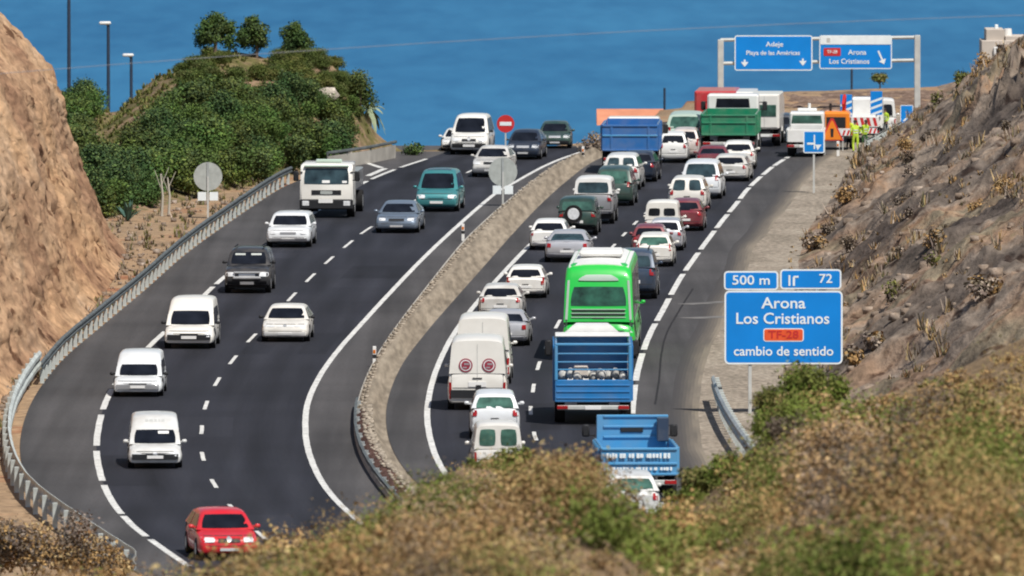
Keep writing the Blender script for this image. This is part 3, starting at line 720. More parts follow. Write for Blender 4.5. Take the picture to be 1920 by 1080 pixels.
tufts('verge_dry_grass', pts, .03, GREYDRY + OLIVE[:2], 14)
# shrubs of the near slope
DEAD_SHADE = [(.085, .065, .05), (.12, .09, .065), (.15, .125, .10), (.10, .075, .05)]  # dead twig tones, also standing in for shade in the scrub hollows
def bushmass(name, spots, leaf, nper):
    Vs = []; Cs = []; Qn = 0
    for (x, y, z, R, H, pal) in spots:
        V, Q, cc, c = leafcloud(rs, int(nper * (R / .55) ** 1.6), lobes_of(rs, R, H, 7), leaf * (1 if rs.random() < .7 else 1.6), pal, .6)
        cc = cc * .5 + cc.mean(0) * .5
        sh = rs.uniform(.78, 1.45); Vs.append(V + np.array([x, y, z - .1])); Cs.append(cc * sh)
    V = np.concatenate(Vs); return fast(name, V, np.arange(len(V)).reshape(-1, 4), M['leaf'], np.concatenate(Cs))
# height the scrub reaches along the brow, as surveyed
BROW = [(-200, 1085), (0, 1078), (230, 1078), (250, 1066), (330, 1072), (400, 1064), (470, 1040), (500, 1004), (560, 986), (640, 960), (700, 940), (760, 906), (860, 862), (900, 846), (1000, 834), (1070, 834), (1100, 862), (1122, 908), (1145, 922), (1230, 924), (1262, 888), (1300, 864), (1340, 850), (1400, 822), (1425, 800), (1440, 735), (1470, 700), (1540, 696), (1580, 732), (1650, 737), (1700, 720), (1800, 682), (1920, 642), (2200, 540)]
def brow(ux): return float(np.interp(ux, [q[0] for q in BROW], [q[1] for q in BROW]))
rb = random.Random(31); spots = []
def palette(x, y):
    ux = 960 + x * F / y
    g_ = fbm(x * .28 + 4, y * .07, 3, 3) - .12 + rb.uniform(-.25, .25)
    if y > 266: g_ += .38 * math.exp(-((ux - 985) / 130) ** 2) + .34 * math.exp(-((ux - 1245) / 110) ** 2) + .55 * math.exp(-((ux - 1490) / 100) ** 2) - .25 * math.exp(-((ux - 500) / 160) ** 2)
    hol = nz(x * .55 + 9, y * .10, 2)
    if hol < -.30 and y < 282: return DEAD_SHADE  # dark patches: shade of hollows put into the leaf colour
    return (LIME + OLIVE[:2]) if g_ > .46 else (LIME[:1] + OLIVE + DRY[:1] if g_ > .16 else (OLIVE[:3] + DRY[:3] if g_ > -.02 else (GREYDRY[:2] + DRY[:3] if g_ < -.5 else DRY)))
for k in range(4000):
    y = RY + 3 - rb.random() ** 1.05 * 116; hw = y * 1000 / F; x = rb.uniform(-hw - 1, hw + 5)
    R = rb.choice((.5, .7, .9, 1.15, 1.4)) * rb.uniform(.85, 1.15) if y < 264 else rb.uniform(.28, .5)
    H = R * rb.uniform(.85, 1.3); z = fore_h(x, y); k_ = F / y; room = (CAMZ - z) - (brow(960 + x * k_) + 760) / k_      # metres up to the brow line
    if room < .2: continue
    if H * 1.12 > room: H = room / 1.12; R = min(R, H * 1.15)
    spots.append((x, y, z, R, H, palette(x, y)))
    if len(spots) > 1060: break
ux = -60
while ux < 1980:                        # the brow itself
    y = RY - rb.uniform(2, 9); k_ = F / y; x = (ux - 960) / k_; z = fore_h(x, y); room = (CAMZ - z) - (brow(ux) + rb.uniform(0, 22) + 760) / k_
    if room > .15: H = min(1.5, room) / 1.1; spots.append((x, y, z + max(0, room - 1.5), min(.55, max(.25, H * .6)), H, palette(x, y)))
    ux += rb.uniform(14, 24)
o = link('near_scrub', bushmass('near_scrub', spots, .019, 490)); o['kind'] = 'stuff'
def shrub(px_, py_, Y, R, H, pal, label, nleaf=1500, leaf=.026, group=None, name='shrub'):
    P = at(px_, py_, Y); e = empty(name, label, 'shrub', P, 0, group)
    V, Q, cc, c = leafcloud(rs, int(nleaf * 1.7), lobes_of(rs, R, H, 8), leaf, pal, .4)
    link('foliage', fast('foliage', V, Q, M['leaf'], cc), e)
    mb = MB()
    for k in range(6):
        a = k * 1.05; mb.cyl((0, 0, -.4), (math.cos(a) * R * .5, math.sin(a) * R * .5, H * .6), .025, .01, 5)
    mb.build('stem', M['twig'], e); return e
shrub(1505, 800, 290, .85, 1.35, LIME, 'tall bright green shrub covering the foot of the large blue exit sign', 2600)
shrub(1445, 838, 290, .5, 1.0, LIME, 'green shrub left of the tall bright one, below the exit sign post', 1500)
shrub(965, 893, 286, .5, .62, LIME, 'yellow green shrub hiding the bottom of the small white van', 1500)
shrub(1310, 925, 285, .5, .6, OLIVE, 'olive shrub at the right of the small blue tipper lorry', 1500)
shrub(1250, 1010, 281, .45, .4, OLIVE, 'low olive shrub in front of the white car below the blue tipper', 1300)
shrub(1445, 800, 291, .55, .9, OLIVE, 'olive green shrub right beside the post of the blue exit sign', 1700)
shrub(1540, 760, 289.5, .6, .9, LIME, 'light green shrub just below the lower right corner of the exit sign', 1900)
shrub(1350, 905, 284, .55, .6, LIME, 'light green shrub below the lower end of the right guard rail', 1600)
for x, y, R, H, lab in ((55, 1075, 1.0, 1.35, 'big brown shrub at the left edge below the pale guard rail'), (150, 1075, 1.05, 1.5, 'big rusty shrub left of the broken guard rail piece'), (215, 1085, .6, .8, 'smaller brown shrub touching the broken guard rail piece'), (-10, 1075, .9, 1.3, 'brown shrub cut by the left edge of the view')):
    shrub(x, y, 333, R, H, DRY[:4] + GREYDRY[:2] + DEAD_SHADE[1:3], lab, 3600, .028)
# dry bushes on the right cutting
rb = random.Random(77)
cl = [(1530, 470, 'dry reddish bush at the toe of the cutting behind the big blue sign'), (1570, 600, 'grey dry bush at the right of the big blue sign'), (1640, 660, 'grey brown bush low on the cutting above the near scrub'), (1590, 380, 'dark dry bush on the rubble beside the verge'), (1650, 160, 'olive bush on the far embankment under the right gantry panel'), (1800, 160, 'olive bush on the crest left of the grey house'), (1760, 470, 'small dry bush in the middle of the cutting'), (1850, 560, 'dry bush on the bright flank of the cutting at the right'), (1600, 690, 'grey bush nearest the near scrub right of the sign')]
for i, (x, y, lab) in enumerate(cl):
    # find the slope point seen there
    d = ray(x, y); best = None
    for k in range(380, 700):
        P = Vector((d.x, d.y, d.z)) * (k / d.y); P.z += CAMZ
        if P.z <= max(gz(P.x, P.y), slope_h(P.x, P.y) * fade(P.y)): best = P; break
    if best is None: best = at(x, y, 690)
    e = empty('dry_bush', lab, 'shrub', best)
    V, Q, cc, c = leafcloud(rs, 700, lobes_of(rs, rb.uniform(.45, .8), .7, 6), .05, OLIVE if 'olive' in lab else GREYDRY + DRY[:2], .4)
    link('foliage', fast('foliage', V, Q, M['leaf'], cc), e)
    MB().cyl((0, 0, -.3), (0, .05, .4), .05, .02, 6).build('stem', M['twig'], e)
rb = random.Random(15); k = 0
while k < 30:
    y = rb.uniform(430, 620); d = .3 + rb.random() ** 1.2 * 9; x = xat_toe(y) + d
    if fbm(x * .25, y * .05, 44) < .02: continue
    k += 1; e = empty('dry_bush', 'small dry bush clinging to the broken slope of the right cutting', 'shrub', (x, y, max(0, slope_h(x, y))), rb.uniform(0, 6), 'small dry bushes dotted over the right cutting')
    R = rb.uniform(.25, .6); V, Q, cc, c = leafcloud(rs, 380, lobes_of(rs, R, R * 1.1, 5), .035, rb.choice((GREYDRY, DRY[:3], DEAD_SHADE + GREYDRY[:1], OLIVE[:2] + GREYDRY[:2])), .4)
    link('foliage', fast('foliage', V, Q, M['leaf'], cc), e); MB().cyl((0, 0, -.2), (0, .03, R * .6), .03, .01, 5).build('stem', M['twig'], e)
for (x, y, lab) in ((1108, 285, 'brown dry bush at the far end of the median strip'), (775, 285, 'dark low bush at the end of the pale parapet wall')):
    P = ground(x, y + 6); e = empty('dry_bush', lab, 'shrub', P)
    dk = 'dark' in lab
    V, Q, cc, c = leafcloud(rs, 700, lobes_of(rs, .6 if dk else .75, .4 if dk else 1.2, 6), .04, GREEN if dk else GREYDRY + DRY[:1], .4)
    link('foliage', fast('foliage', V, Q, M['leaf'], cc), e)
    MB().cyl((0, 0, -.1), (0, .05, .3), .05, .02, 6).build('stem', M['twig'], e)
# palm by the parapet
P = ground(693, 276); e = empty('palm_tree', 'small pale palm with drooping fronds standing by the parapet wall', 'palm', P)
MB().tube([(0, 0, -.1), (.02, 0, .9), (0, 0, 1.75)], [.12, .10, .09], 8).build('trunk', M['palebark'], e, 60)
pm = plain('palm_frond', (.26, .31, .20), .7, .2, var=.35)
for k in range(15):
    a = k * 2.4; rise = .75 * ((k * 37) % 10) / 10 + .1; d = Vector((math.cos(a), math.sin(a), 0)); s_ = Vector((-d.y, d.x, 0))
    pts_ = [Vector((0, 0, 1.72)) + d * (.75 * q) + Vector((0, 0, rise * 1.5 * q - 1.15 * q * q * (1.2 - rise))) for q in (0, .3, .6, .85, 1.0)]
    wd_ = (.03, .10, .12, .08, .01); mb = MB()
    mb.add([p_ + s_ * w_ * sg - Vector((0, 0, .04)) * abs(sg) for p_, w_ in zip(pts_, wd_) for sg in (-1, 0, 1)],
           [(i * 3 + j, i * 3 + j + 1, i * 3 + j + 4, i * 3 + j + 3) for i in range(4) for j in range(2)])
    mb.build('frond', pm, e)
# ================================================================== VEHICLES
# local frame of every vehicle: +Y is its tail, -Y its nose, z up, origin on the road under its middle
def drape(bvh, name, corners, side, mat, parent, off=.012, n=(6, 4), round_=.0):
    """a panel, pane or lamp laid on the bodywork: corners (bl, br, tr, tl) in the side's own plane"""
    nx, nz_ = n; D = {'front': Vector((0, 1, 0)), 'rear': Vector((0, -1, 0)), 'right': Vector((-1, 0, 0)), 'left': Vector((1, 0, 0)), 'top': Vector((0, 0, -1))}[side]
    P = []
    for j in range(nz_ + 1):
        for i in range(nx + 1):
            u, v = i / nx, j / nz_
            if round_:
                uu, vv = 2 * u - 1, 2 * v - 1
                k = 1 - round_ * (uu * uu * vv * vv); u, v = .5 + uu * k / 2, .5 + vv * k / 2
            a = (corners[0][0] * (1 - u) + corners[1][0] * u) * (1 - v) + (corners[3][0] * (1 - u) + corners[2][0] * u) * v
            b = (corners[0][1] * (1 - u) + corners[1][1] * u) * (1 - v) + (corners[3][1] * (1 - u) + corners[2][1] * u) * v
            if side in ('front', 'rear'): o = Vector((a, 0, b)) - D * 30
            elif side == 'top': o = Vector((a, b, 30))
            else: o = Vector((0, a, b)) - D * 30
            h = bvh.ray_cast(o, D)[0]
            if h is None:
                h = bvh.find_nearest(o + D * 29)[0]
            P.append(h - D * off)
    W_ = nx + 1; fs = [(j * W_ + i, j * W_ + i + 1, (j + 1) * W_ + i + 1, (j + 1) * W_ + i) for j in range(nz_) for i in range(nx)]
    edge = [i for i in range(W_)] + [j * W_ + nx for j in range(1, nz_ + 1)] + [nz_ * W_ + i for i in range(nx - 1, -1, -1)] + [j * W_ for j in range(nz_ - 1, 0, -1)]
    b0 = len(P); P += [P[i] + D * (off + .02) for i in edge]; ne = len(edge)
    fs += [(edge[k], edge[(k + 1) % ne], b0 + (k + 1) % ne, b0 + k) for k in range(ne)]
    mb = MB(); mb.add(P, fs); return mb.build(name, mat, parent, 40)
STY = {
 'hatch': dict(body=[(0, .24, .42, .82), (.012, .17, .47, .91), (.05, .14, .52, .97), (.13, .14, .575, .99), (.26, .14, .64, 1), (.6, .14, .66, 1), (.9, .14, .68, .985), (.97, .16, .67, .94), (1, .24, .60, .87)],
    cab=[(.24, .62), (.40, .945), (.47, .99), (.56, 1.0), (.76, .985), (.88, .93), (.965, .67)], tum=.24),
 'sedan': dict(body=[(0, .24, .42, .82), (.012, .17, .47, .91), (.05, .14, .53, .96), (.13, .14, .59, .99), (.27, .14, .65, 1), (.6, .14, .67, 1), (.82, .14, .72, .99), (.96, .16, .72, .95), (.99, .2, .68, .91), (1, .26, .58, .86)],
    cab=[(.26, .64), (.42, .95), (.49, .99), (.56, 1.0), (.66, .985), (.72, .95), (.855, .72)], tum=.26),
 'estate': dict(body=[(0, .24, .42, .82), (.012, .17, .47, .91), (.05, .14, .53, .96), (.13, .14, .58, .99), (.25, .14, .64, 1), (.6, .14, .66, 1), (.93, .14, .68, .99), (.985, .16, .67, .95), (1, .24, .60, .9)],
    cab=[(.24, .63), (.38, .945), (.44, .99), (.54, 1.0), (.84, .985), (.92, .95), (.985, .67)], tum=.22),
 'suv': dict(body=[(0, .28, .46, .86), (.012, .21, .52, .93), (.04, .18, .58, .98), (.1, .17, .61, 1), (.25, .17, .65, 1), (.6, .17, .66, 1), (.95, .17, .66, .99), (.99, .2, .65, .95), (1, .28, .58, .92)],
    cab=[(.25, .63), (.36, .93), (.41, .985), (.5, 1.0), (.88, .985), (.94, .95), (.99, .66)], tum=.16),
 'mpv': dict(body=[(0, .22, .38, .82), (.012, .15, .43, .92), (.05, .13, .50, .97), (.11, .13, .54, .99), (.2, .13, .58, 1), (.6, .13, .60, 1), (.95, .13, .61, .99), (.985, .16, .60, .95), (1, .24, .55, .9)],
    cab=[(.16, .54), (.34, .92), (.40, .98), (.5, 1.0), (.84, .985), (.93, .94), (.985, .61)], tum=.19),
 'smallvan': dict(body=[(0, .20, .32, .84), (.012, .13, .36, .93), (.05, .12, .42, .98), (.11, .12, .455, 1), (.2, .12, .49, 1), (.6, .12, .52, 1), (.96, .12, .55, 1), (.992, .14, .54, .97), (1, .2, .50, .95)],
    cab=[(.18, .47), (.31, .73), (.36, .80), (.46, .95), (.52, .99), (.7, 1.0), (.96, .985), (.992, .95), (1.0, .52)], tum=.12),
 'van': dict(body=[(0, .18, .32, .86), (.012, .11, .38, .94), (.04, .10, .44, .98), (.09, .10, .475, 1), (.17, .10, .50, 1), (.6, .10, .52, 1), (.97, .10, .55, 1), (.994, .12, .54, .98), (1, .16, .50, .96)],
    cab=[(.13, .48), (.25, .84), (.30, .95), (.36, .99), (.5, 1.0), (.96, .99), (.992, .965), (1.0, .52)], tum=.10),
 'box4x4': dict(body=[(0, .30, .48, .88), (.012, .25, .54, .95), (.03, .22, .60, .98), (.1, .22, .62, 1), (.28, .22, .64, 1), (.6, .22, .65, 1), (.96, .22, .65, 1), (.99, .24, .64, .98), (1, .3, .6, .96)],
    cab=[(.29, .63), (.36, .94), (.40, .985), (.5, 1.0), (.94, .99), (.975, .965), (.995, .65)], tum=.10),
 'coach': dict(body=[(0, .10, .30, .90), (.004, .07, .36, .96), (.012, .06, .40, .99), (.03, .06, .42, 1), (.5, .06, .42, 1), (.975, .07, .42, 1), (.99, .08, .40, .985), (1, .11, .34, .95)],
    cab=[(.002, .41), (.02, .80), (.03, .93), (.05, .985), (.1, 1.0), (.9, 1.0), (.955, .985), (.975, .93), (.985, .86), (.996, .41)], tum=.07),
}
def body_mesh(L, Wd, H, st):
    hw = Wd / 2; mb = MB(); R = []
    sts = st['body']
    ss = sorted(set([round(q[0], 4) for q in sts] + [round(x, 4) for x in np.linspace(.15, .95, 9)]))
    col = list(zip(*sts)); rr = hw
    for s in ss:
        zl, zt, wf = [float(np.interp(s, col[0], col[k])) for k in (1, 2, 3)]
        zl *= H; zt *= H; w_ = hw * wf; y = (s - .5) * L; dz = zt - zl
        half = [(0, zt), (.5 * w_, zt - .006 * H), (.82 * w_, zt - .02 * H), (.945 * w_, zt - .06 * H), (.985 * w_, zt - .14 * H if dz > .3 * H else zt - .4 * dz), (w_, zl + .48 * dz), (.99 * w_, zl + .2 * dz), (.945 * w_, zl + .05 * dz), (.86 * w_, zl)]
        ring = [(x, y, z) for x, z in half] + [(-x, y, z) for x, z in half[::-1][:-1]]
        R.append(ring)
    mb.rings(R)
    zb = np.interp([c[0] for c in st['cab']], col[0], col[2]); R = []
    for (s, z), b in zip(st['cab'], zb):
        b = b * H - .025 * H; z = max(z * H, b + .001); h = (z - b) / (H - b); y = (s - .5) * L
        wb = hw * .955; wt = wb * (1 - st['tum'] * h)
        half = [(0, z + .018 * H * h), (.45 * wt, z + .014 * H * h), (.80 * wt, z + .002 * h), (.95 * wt, z - .025 * H * h), (wt, z - .06 * H * h), ((wt + wb) / 2, (b + z - .06 * H * h) / 2), (wb, b)]
        R.append([(x, y, q) for x, q in half[::-1]] + [(-x, y, q) for x, q in half[1:]])
    mb.rings(R, closed=False)
    return mb
def wheels(root, L, Wd, r, ys, tw=.2, paired=False):
    for y in ys:
        for sx in (-1, 1):
            x = sx * (Wd / 2 - tw * .55 + .015)
            o = MB().cyl((x - tw / 2, y, r), (x + tw / 2, y, r), r, n=16).build('wheel', M['rubber'], root, 40)
            xo = x + sx * (tw / 2 + .004)
            MB().cyl((xo - sx * .03, y, r), (xo, y, r), r * .62, r * .56, n=12).build('rim', M['rim'], o, 40)
def root_for(px_, py_, L, facing, path, label, cat, group):
    P = ground(px_, py_); a, b = P.y + 1, P.y + 14
    dx = (xat(path, b) - xat(path, a)) / (b - a)
    if facing == 'rear' and py_ < 335: dx *= .4
    t = Vector((dx, 1, 0)).normalized()
    c = P + t * (L / 2)
    rz = math.atan2(-t.x, t.y) + (0 if facing == 'front' else math.pi)
    return c, rz
GL = 'vehicles coming down the left carriageway'; GR = 'vehicles queuing up the right carriageway'
def car(name, label, cat, x, y, Wd, H, L, style, pmat, facing, **k):
    path = W['l_mid'] if facing == 'front' else W['r_mid']
    c, rz = root_for(x, y, L, facing, path, label, cat, None); rz += k.get('yaw', 0)
    root = empty(name, label, cat, c, rz, GL if facing == 'front' else GR)
    st = STY[style]; mb = body_mesh(L, Wd, H, st); hw = Wd / 2
    bvh = BVHTree.FromPolygons([Vector(v) for v in mb.v], mb.f)
    mats = [pmat]
    if k.get('lower'):                     # two-tone: lower body in another colour
        mats = [pmat, k['lower']]; mb.m = [1 if max(mb.v[i][2] for i in f) < .66 * H else 0 for f in mb.f]
    mb.build('body', mats, root, 38)
    vanish = style in ('smallvan', 'van'); zb = {'hatch': .645, 'sedan': .66, 'estate': .65, 'suv': .655, 'mpv': .565, 'smallvan': .485, 'van': .50, 'box4x4': .65, 'coach': .42}[style]
    g = k.get('glass', M['glass'])
    D = lambda nm, cs, side, mat, **q: drape(bvh, nm, [(a * hw, b * H) for a, b in cs] if side in ('front', 'rear') else [(a * L - L / 2, b * H) for a, b in cs], side, mat, root, **q)
    def quad(x0, x1, z0, z1, xt0=None, xt1=None): return [(x0, z0), (x1, z0), (x1 if xt1 is None else xt1, z1), (x0 if xt0 is None else xt0, z1)]
    zt = k.get('ws_top', .74 if style == 'smallvan' else (.82 if style == 'van' else .92))
    tw = 1 - st['tum'] * .9
    D('windscreen', quad(-.80, .80, zb, zt, -.70 * tw / .86, .70 * tw / .86), 'front', M['glass'], n=(8, 5), round_=.05)
    hl = k.get('head', (.52, .90, zb - .22, zb - .12))
    for sx in (-1, 1):
        cs = quad(hl[0] * sx, hl[1] * sx, hl[2], hl[3]); D('headlight', cs, 'front', M['lamp'], n=(3, 2), off=.02, round_=.12)
    D('grille', quad(-.36, .36, hl[2], hl[3] - .02), 'front', k.get('grille', M['black']), n=(4, 2), off=.016)
    D('front_bumper', quad(-.86, .86, .19, .30), 'front', k.get('bumper', M['black']), n=(8, 2), off=.03)
    D('number_plate', quad(-.30, .30, .215, .275), 'front', M['plate'], n=(4, 1), off=.045)
    if k.get('badge'): D('badge', quad(-.09, .09, hl[2] + .01, hl[3] + .02), 'front', M['chrome'], n=(3, 3), off=.03, round_=.4)
    D('bonnet_seam', quad(-.80, .80, hl[3] + .022, hl[3] + .034), 'front', M['seam'], n=(8, 1), off=.008)
    D('bumper_seam', quad(-.90, .90, .315, .325), 'front', M['seam'], n=(8, 1), off=.008)
    if facing == 'rear':
        D('tailgate_seam', quad(-.84, .84, .312, .322), 'rear', M['seam'], n=(8, 1), off=.008)
        for sx in (-1, 1): D('tailgate_seam', quad(.865 * sx, .88 * sx, .32, zb + .02), 'rear', M['seam'], n=(1, 4), off=.008)
        D('tailgate_handle', quad(-.16, .16, .445, .462), 'rear', M['seam'], n=(3, 1), off=.02)
    # tail
    rw = k.get('rear_win', 'one'); z0, z1 = zb + .02, (.90 if not vanish else .86)
    z0 = k.get('rw0', z0); z1 = k.get('rw1', z1); wr = .80 * tw
    if rw == 'one': D('rear_window', quad(-.78, .78, z0, z1, -wr, wr), 'rear', g, n=(8, 5), round_=.06)
    elif rw == 'two':
        for sx in (-1, 1): D('rear_window', quad(.10 * sx, .76 * sx, z0, z1, .10 * sx, wr * sx), 'rear', g, n=(5, 4), round_=.10)
    tl = k.get('tail', (.70, .95, .50, .63) if not vanish else (.84, .97, .26, .46))
    for sx in (-1, 1): D('tail_light', quad(tl[0] * sx, tl[1] * sx, tl[2], tl[3]), 'rear', M['taillamp'], n=(3, 2), off=.022, round_=.1)
    D('rear_bumper', quad(-.90, .90, .18, .29), 'rear', k.get('rbumper', k.get('bumper', pmat)), n=(8, 2), off=.04)
    D('rear_number_plate', quad(-.30, .30, .335, .405), 'rear', M['plate'], n=(4, 1), off=.02)
    # sides
    cab = st['cab']; sa, sb = cab[0][0] + .06, cab[1][0] + .03; sr = [q for q in cab if q[1] > .9][-1][0]
    top = .90 if not vanish else .80
    mid = sb + (sr - sb) * .48
    for side in ('left', 'right'):
        D('side_window', [(sa, zb + .02), (mid - .02, zb + .02), (mid - .02, top), (sb, top)], side, M['glass'], n=(4, 3))
        if not (vanish and rw != 'one') or k.get('side2'): D('side_window', [(mid + .02, zb + .02), (min(sr, .92), zb + .02), (min(sr, .92) - .03, top), (mid + .02, top)], side, M['glass'], n=(4, 3))
        D('wheel_arch', [(.115, .10), (.28, .10), (.265, .42), (.13, .42)], side, M['black'], n=(4, 3), off=.006, round_=.2)
        D('wheel_arch', [(.745, .10), (.91, .10), (.895, .42), (.76, .42)], side, M['black'], n=(4, 3), off=.006, round_=.2)
        for q in (sa + .02, mid, min(sr, .9)): D('door_seam', [(q - .002, .2), (q + .002, .2), (q + .002, zb + .01), (q - .002, zb + .01)], side, M['seam'], n=(1, 4), off=.006)
        D('door_handle', [(mid - .10, zb - .12), (mid - .05, zb - .12), (mid - .05, zb - .10), (mid - .10, zb - .10)], side, M['black'], n=(1, 1), off=.03)
    mm = pmat if k.get('mirror', 1) else M['black']
    for sx in (-1, 1):
        mr = MB(); ym = (cab[0][0] + .085 - .5) * L; mr.box((sx * (hw + .075), ym, (zb + .03) * H), (.15, .09, .11), .03)
        mr.box((sx * (hw + .0), ym + .01, (zb + .02) * H), (.16, .05, .05)); mr.build('wing_mirror', mm, root, 50)
    r = k.get('wr', .295 if style not in ('suv', 'box4x4') else .35)
    wheels(root, L, Wd, r, ((.197 - .5) * L, (.828 - .5) * L))
    MB().box((0, 0, .27 + .02 * H), (Wd * .84, L * .86, .2)).build('underbody', M['black'], root)
    if k.get('rack'):
        for sx in (-1, 1): MB().box((sx * hw * .62, .08 * L, H + .06), (.04, L * .4, .04)).build('roof_rail', M['black'], root)
    if k.get('spare'):
        xx = k['spare']; yy = L / 2 + .13
        o = MB().cyl((xx, yy - .10, .58 * H), (xx, yy + .10, .58 * H), .36, n=18).build('spare_wheel', M['rubber'], root, 40)
        MB().cyl((xx, yy + .09, .58 * H), (xx, yy + .115, .58 * H), .25, .23, n=14).build('rim', M['lamp'], o, 40)
    if k.get('visor'):
        for a, b in k['visor']: D('sun_visor', quad(a, b, zt - .07, zt - .03), 'front', M['signback'], n=(3, 1), off=.02)
    return root, bvh, D, quad
pt = dict(
 red=paint('red_paint', (.62, .012, .022), dirt=.05), dark=paint('graphite_paint', (.035, .037, .042), .2), silverblue=paint('silver_blue_paint', (.22, .28, .36), .45, .05),
 teal=paint('teal_paint', (.055, .27, .29), .3, .05), navy=paint('navy_paint', (.018, .03, .055), .2, .06), silver=paint('silver_paint', (.55, .56, .60), .35),
 maroon=paint('maroon_paint', (.20, .025, .04), .1), dgreen=paint('dark_green_paint', (.02, .06, .05), .1), green=paint('pale_green_paint', (.45, .58, .50), 0), dblue=paint('dark_blue_paint', (.03, .055, .10), .2),
 busgreen=paint('bus_green_paint', (.012, .52, .06), dirt=.04), dump=paint('tipper_blue_paint', (.022, .14, .40), dirt=.10), cage=paint('lorry_blue_paint', (.015, .18, .46), dirt=.07), sky=paint('light_blue_paint', (.06, .29, .55), dirt=.10),
 tgreen=paint('tipper_green_paint', (.006, .20, .10), dirt=.12), lred=paint('lorry_red_paint', (.50, .02, .03), dirt=.1), orange=paint('orange_paint', (.80, .22, .01), dirt=.05), grey=paint('grey_paint', (.30, .31, .33), .2))
# ---------------- left carriageway, coming towards the camera
c_, b_, D, q_ = car('hatchback_car', 'bright red hatchback nearest the camera at the bottom of the left carriageway', 'car', 426, 1052, 1.66, 1.27, 3.9, 'hatch', pt['red'], 'front', bumper=pt['red'], badge=1, head=(.46, .93, .40, .50), yaw=.03)
c_, b_, D, q_ = car('small_van', 'white small van with faint dark lettering above its windscreen', 'van', 291, 880, 1.60, 1.50, 4.05, 'smallvan', WV[1], 'front', badge=1, head=(.50, .92, .235, .325))
for i, (a, b) in enumerate(((-.36, -.24), (-.20, -.06), (-.02, .08), (.13, .21), (.25, .37))): D('roof_mark', q_(a, b, .885, .925), 'front', M['polegrey'], n=(1, 1), off=.015)
D('windscreen_paper', q_(.12, .52, .665, .715), 'front', M['plate'], n=(2, 1), off=.02)
car('small_van', 'white car derived van with grey bumper touching the dashed edge line', 'van', 258, 745, 1.60, 1.38, 4.0, 'smallvan', PW3, 'front', head=(.58, .92, .27, .35), bumper=pt['grey'], mirror=0, ws_top=.73)
car('small_van', 'cream white van with a large dark bumper and wide windscreen behind the car derived van', 'van', 354, 655, 1.74, 1.68, 4.1, 'smallvan', PW2, 'front', head=(.62, .90, .255, .345), mirror=0, ws_top=.755)
car('hatchback_car', 'white hatchback alone in the right lane of the left carriageway', 'car', 534, 642, 1.66, 1.22, 3.85, 'hatch', WV[2], 'front', head=(.40, .88, .445, .485), bumper=PW, badge=1, grille=PW3, mirror=0)
c_, b_, D, q_ = car('pickup_4x4', 'dark grey four wheel drive with bright front bar and roof rails', 'car', 463, 551, 1.70, 1.62, 4.3, 'suv', pt['dark'], 'front', grille=M['chrome'], head=(.52, .95, .40, .50), bumper=M['black'], rack=1, visor=((-.6, -.15), (.1, .55)), mirror=0)
MB().box((0, -2.2, .60), (1.05, .08, .10), .03).box((0, -2.2, .80), (1.0, .06, .06), .02).build('bull_bar', M['chrome'], c_)
car('suv_car', 'white compact four wheel drive between the dark one and the white lorry', 'car', 540, 465, 1.76, 1.33, 4.4, 'suv', WV[3], 'front', bumper=PW, head=(.55, .93, .42, .50), grille=pt['grey'], wr=.31)
car('sedan_car', 'silver blue saloon beside the front of the white lorry', 'car', 743, 438, 1.76, 1.24, 4.5, 'sedan', pt['silverblue'], 'front', bumper=pt['silverblue'], head=(.50, .93, .42, .51))
c_, b_, D, q_ = car('people_carrier', 'teal people carrier with a sunroof in the right lane behind the silver blue saloon', 'car', 818, 398, 1.82, 1.72, 4.5, 'mpv', pt['teal'], 'front', bumper=pt['teal'], head=(.52, .93, .34, .43), grille=pt['teal'])
D('sunroof', [(.42, -.55), (.58, -.55), (.58, .55), (.42, .55)], 'right', M['glass']) if False else drape(b_, 'sunroof', [(-.5, -.45), (.5, -.45), (.5, .15), (-.5, .15)], 'top', M['glassblue'], c_)
car('hatchback_car', 'white saloon partly hidden behind the back of the round sign on the median', 'car', 919, 333, 1.72, 1.34, 4.3, 'sedan', WV[4], 'front', bumper=pt['grey'])
car('minibus', 'tall white minibus with dark bumper coming over the crest of the left carriageway', 'van', 879, 291, 1.82, 1.82, 4.6, 'mpv', WV[5], 'front', mirror=0, head=(.5, .92, .36, .44), badge=1)
car('hatchback_car', 'dark car just under the no entry sign', 'car', 980, 300, 1.60, 1.32, 4.1, 'hatch', pt['navy'], 'front', bumper=pt['navy'], grille=M['chrome'])
car('hatchback_car', 'dark car farthest up the left carriageway right of the no entry sign', 'car', 1040, 279, 1.55, 1.22, 4.0, 'hatch', pt['dgreen'], 'front', grille=M['chrome'], bumper=M['black'])
car('hatchback_car', 'white car peeping out behind the tall white minibus at the crest', 'car', 856, 284, 1.5, 1.0, 3.8, 'hatch', WV[0], 'front')
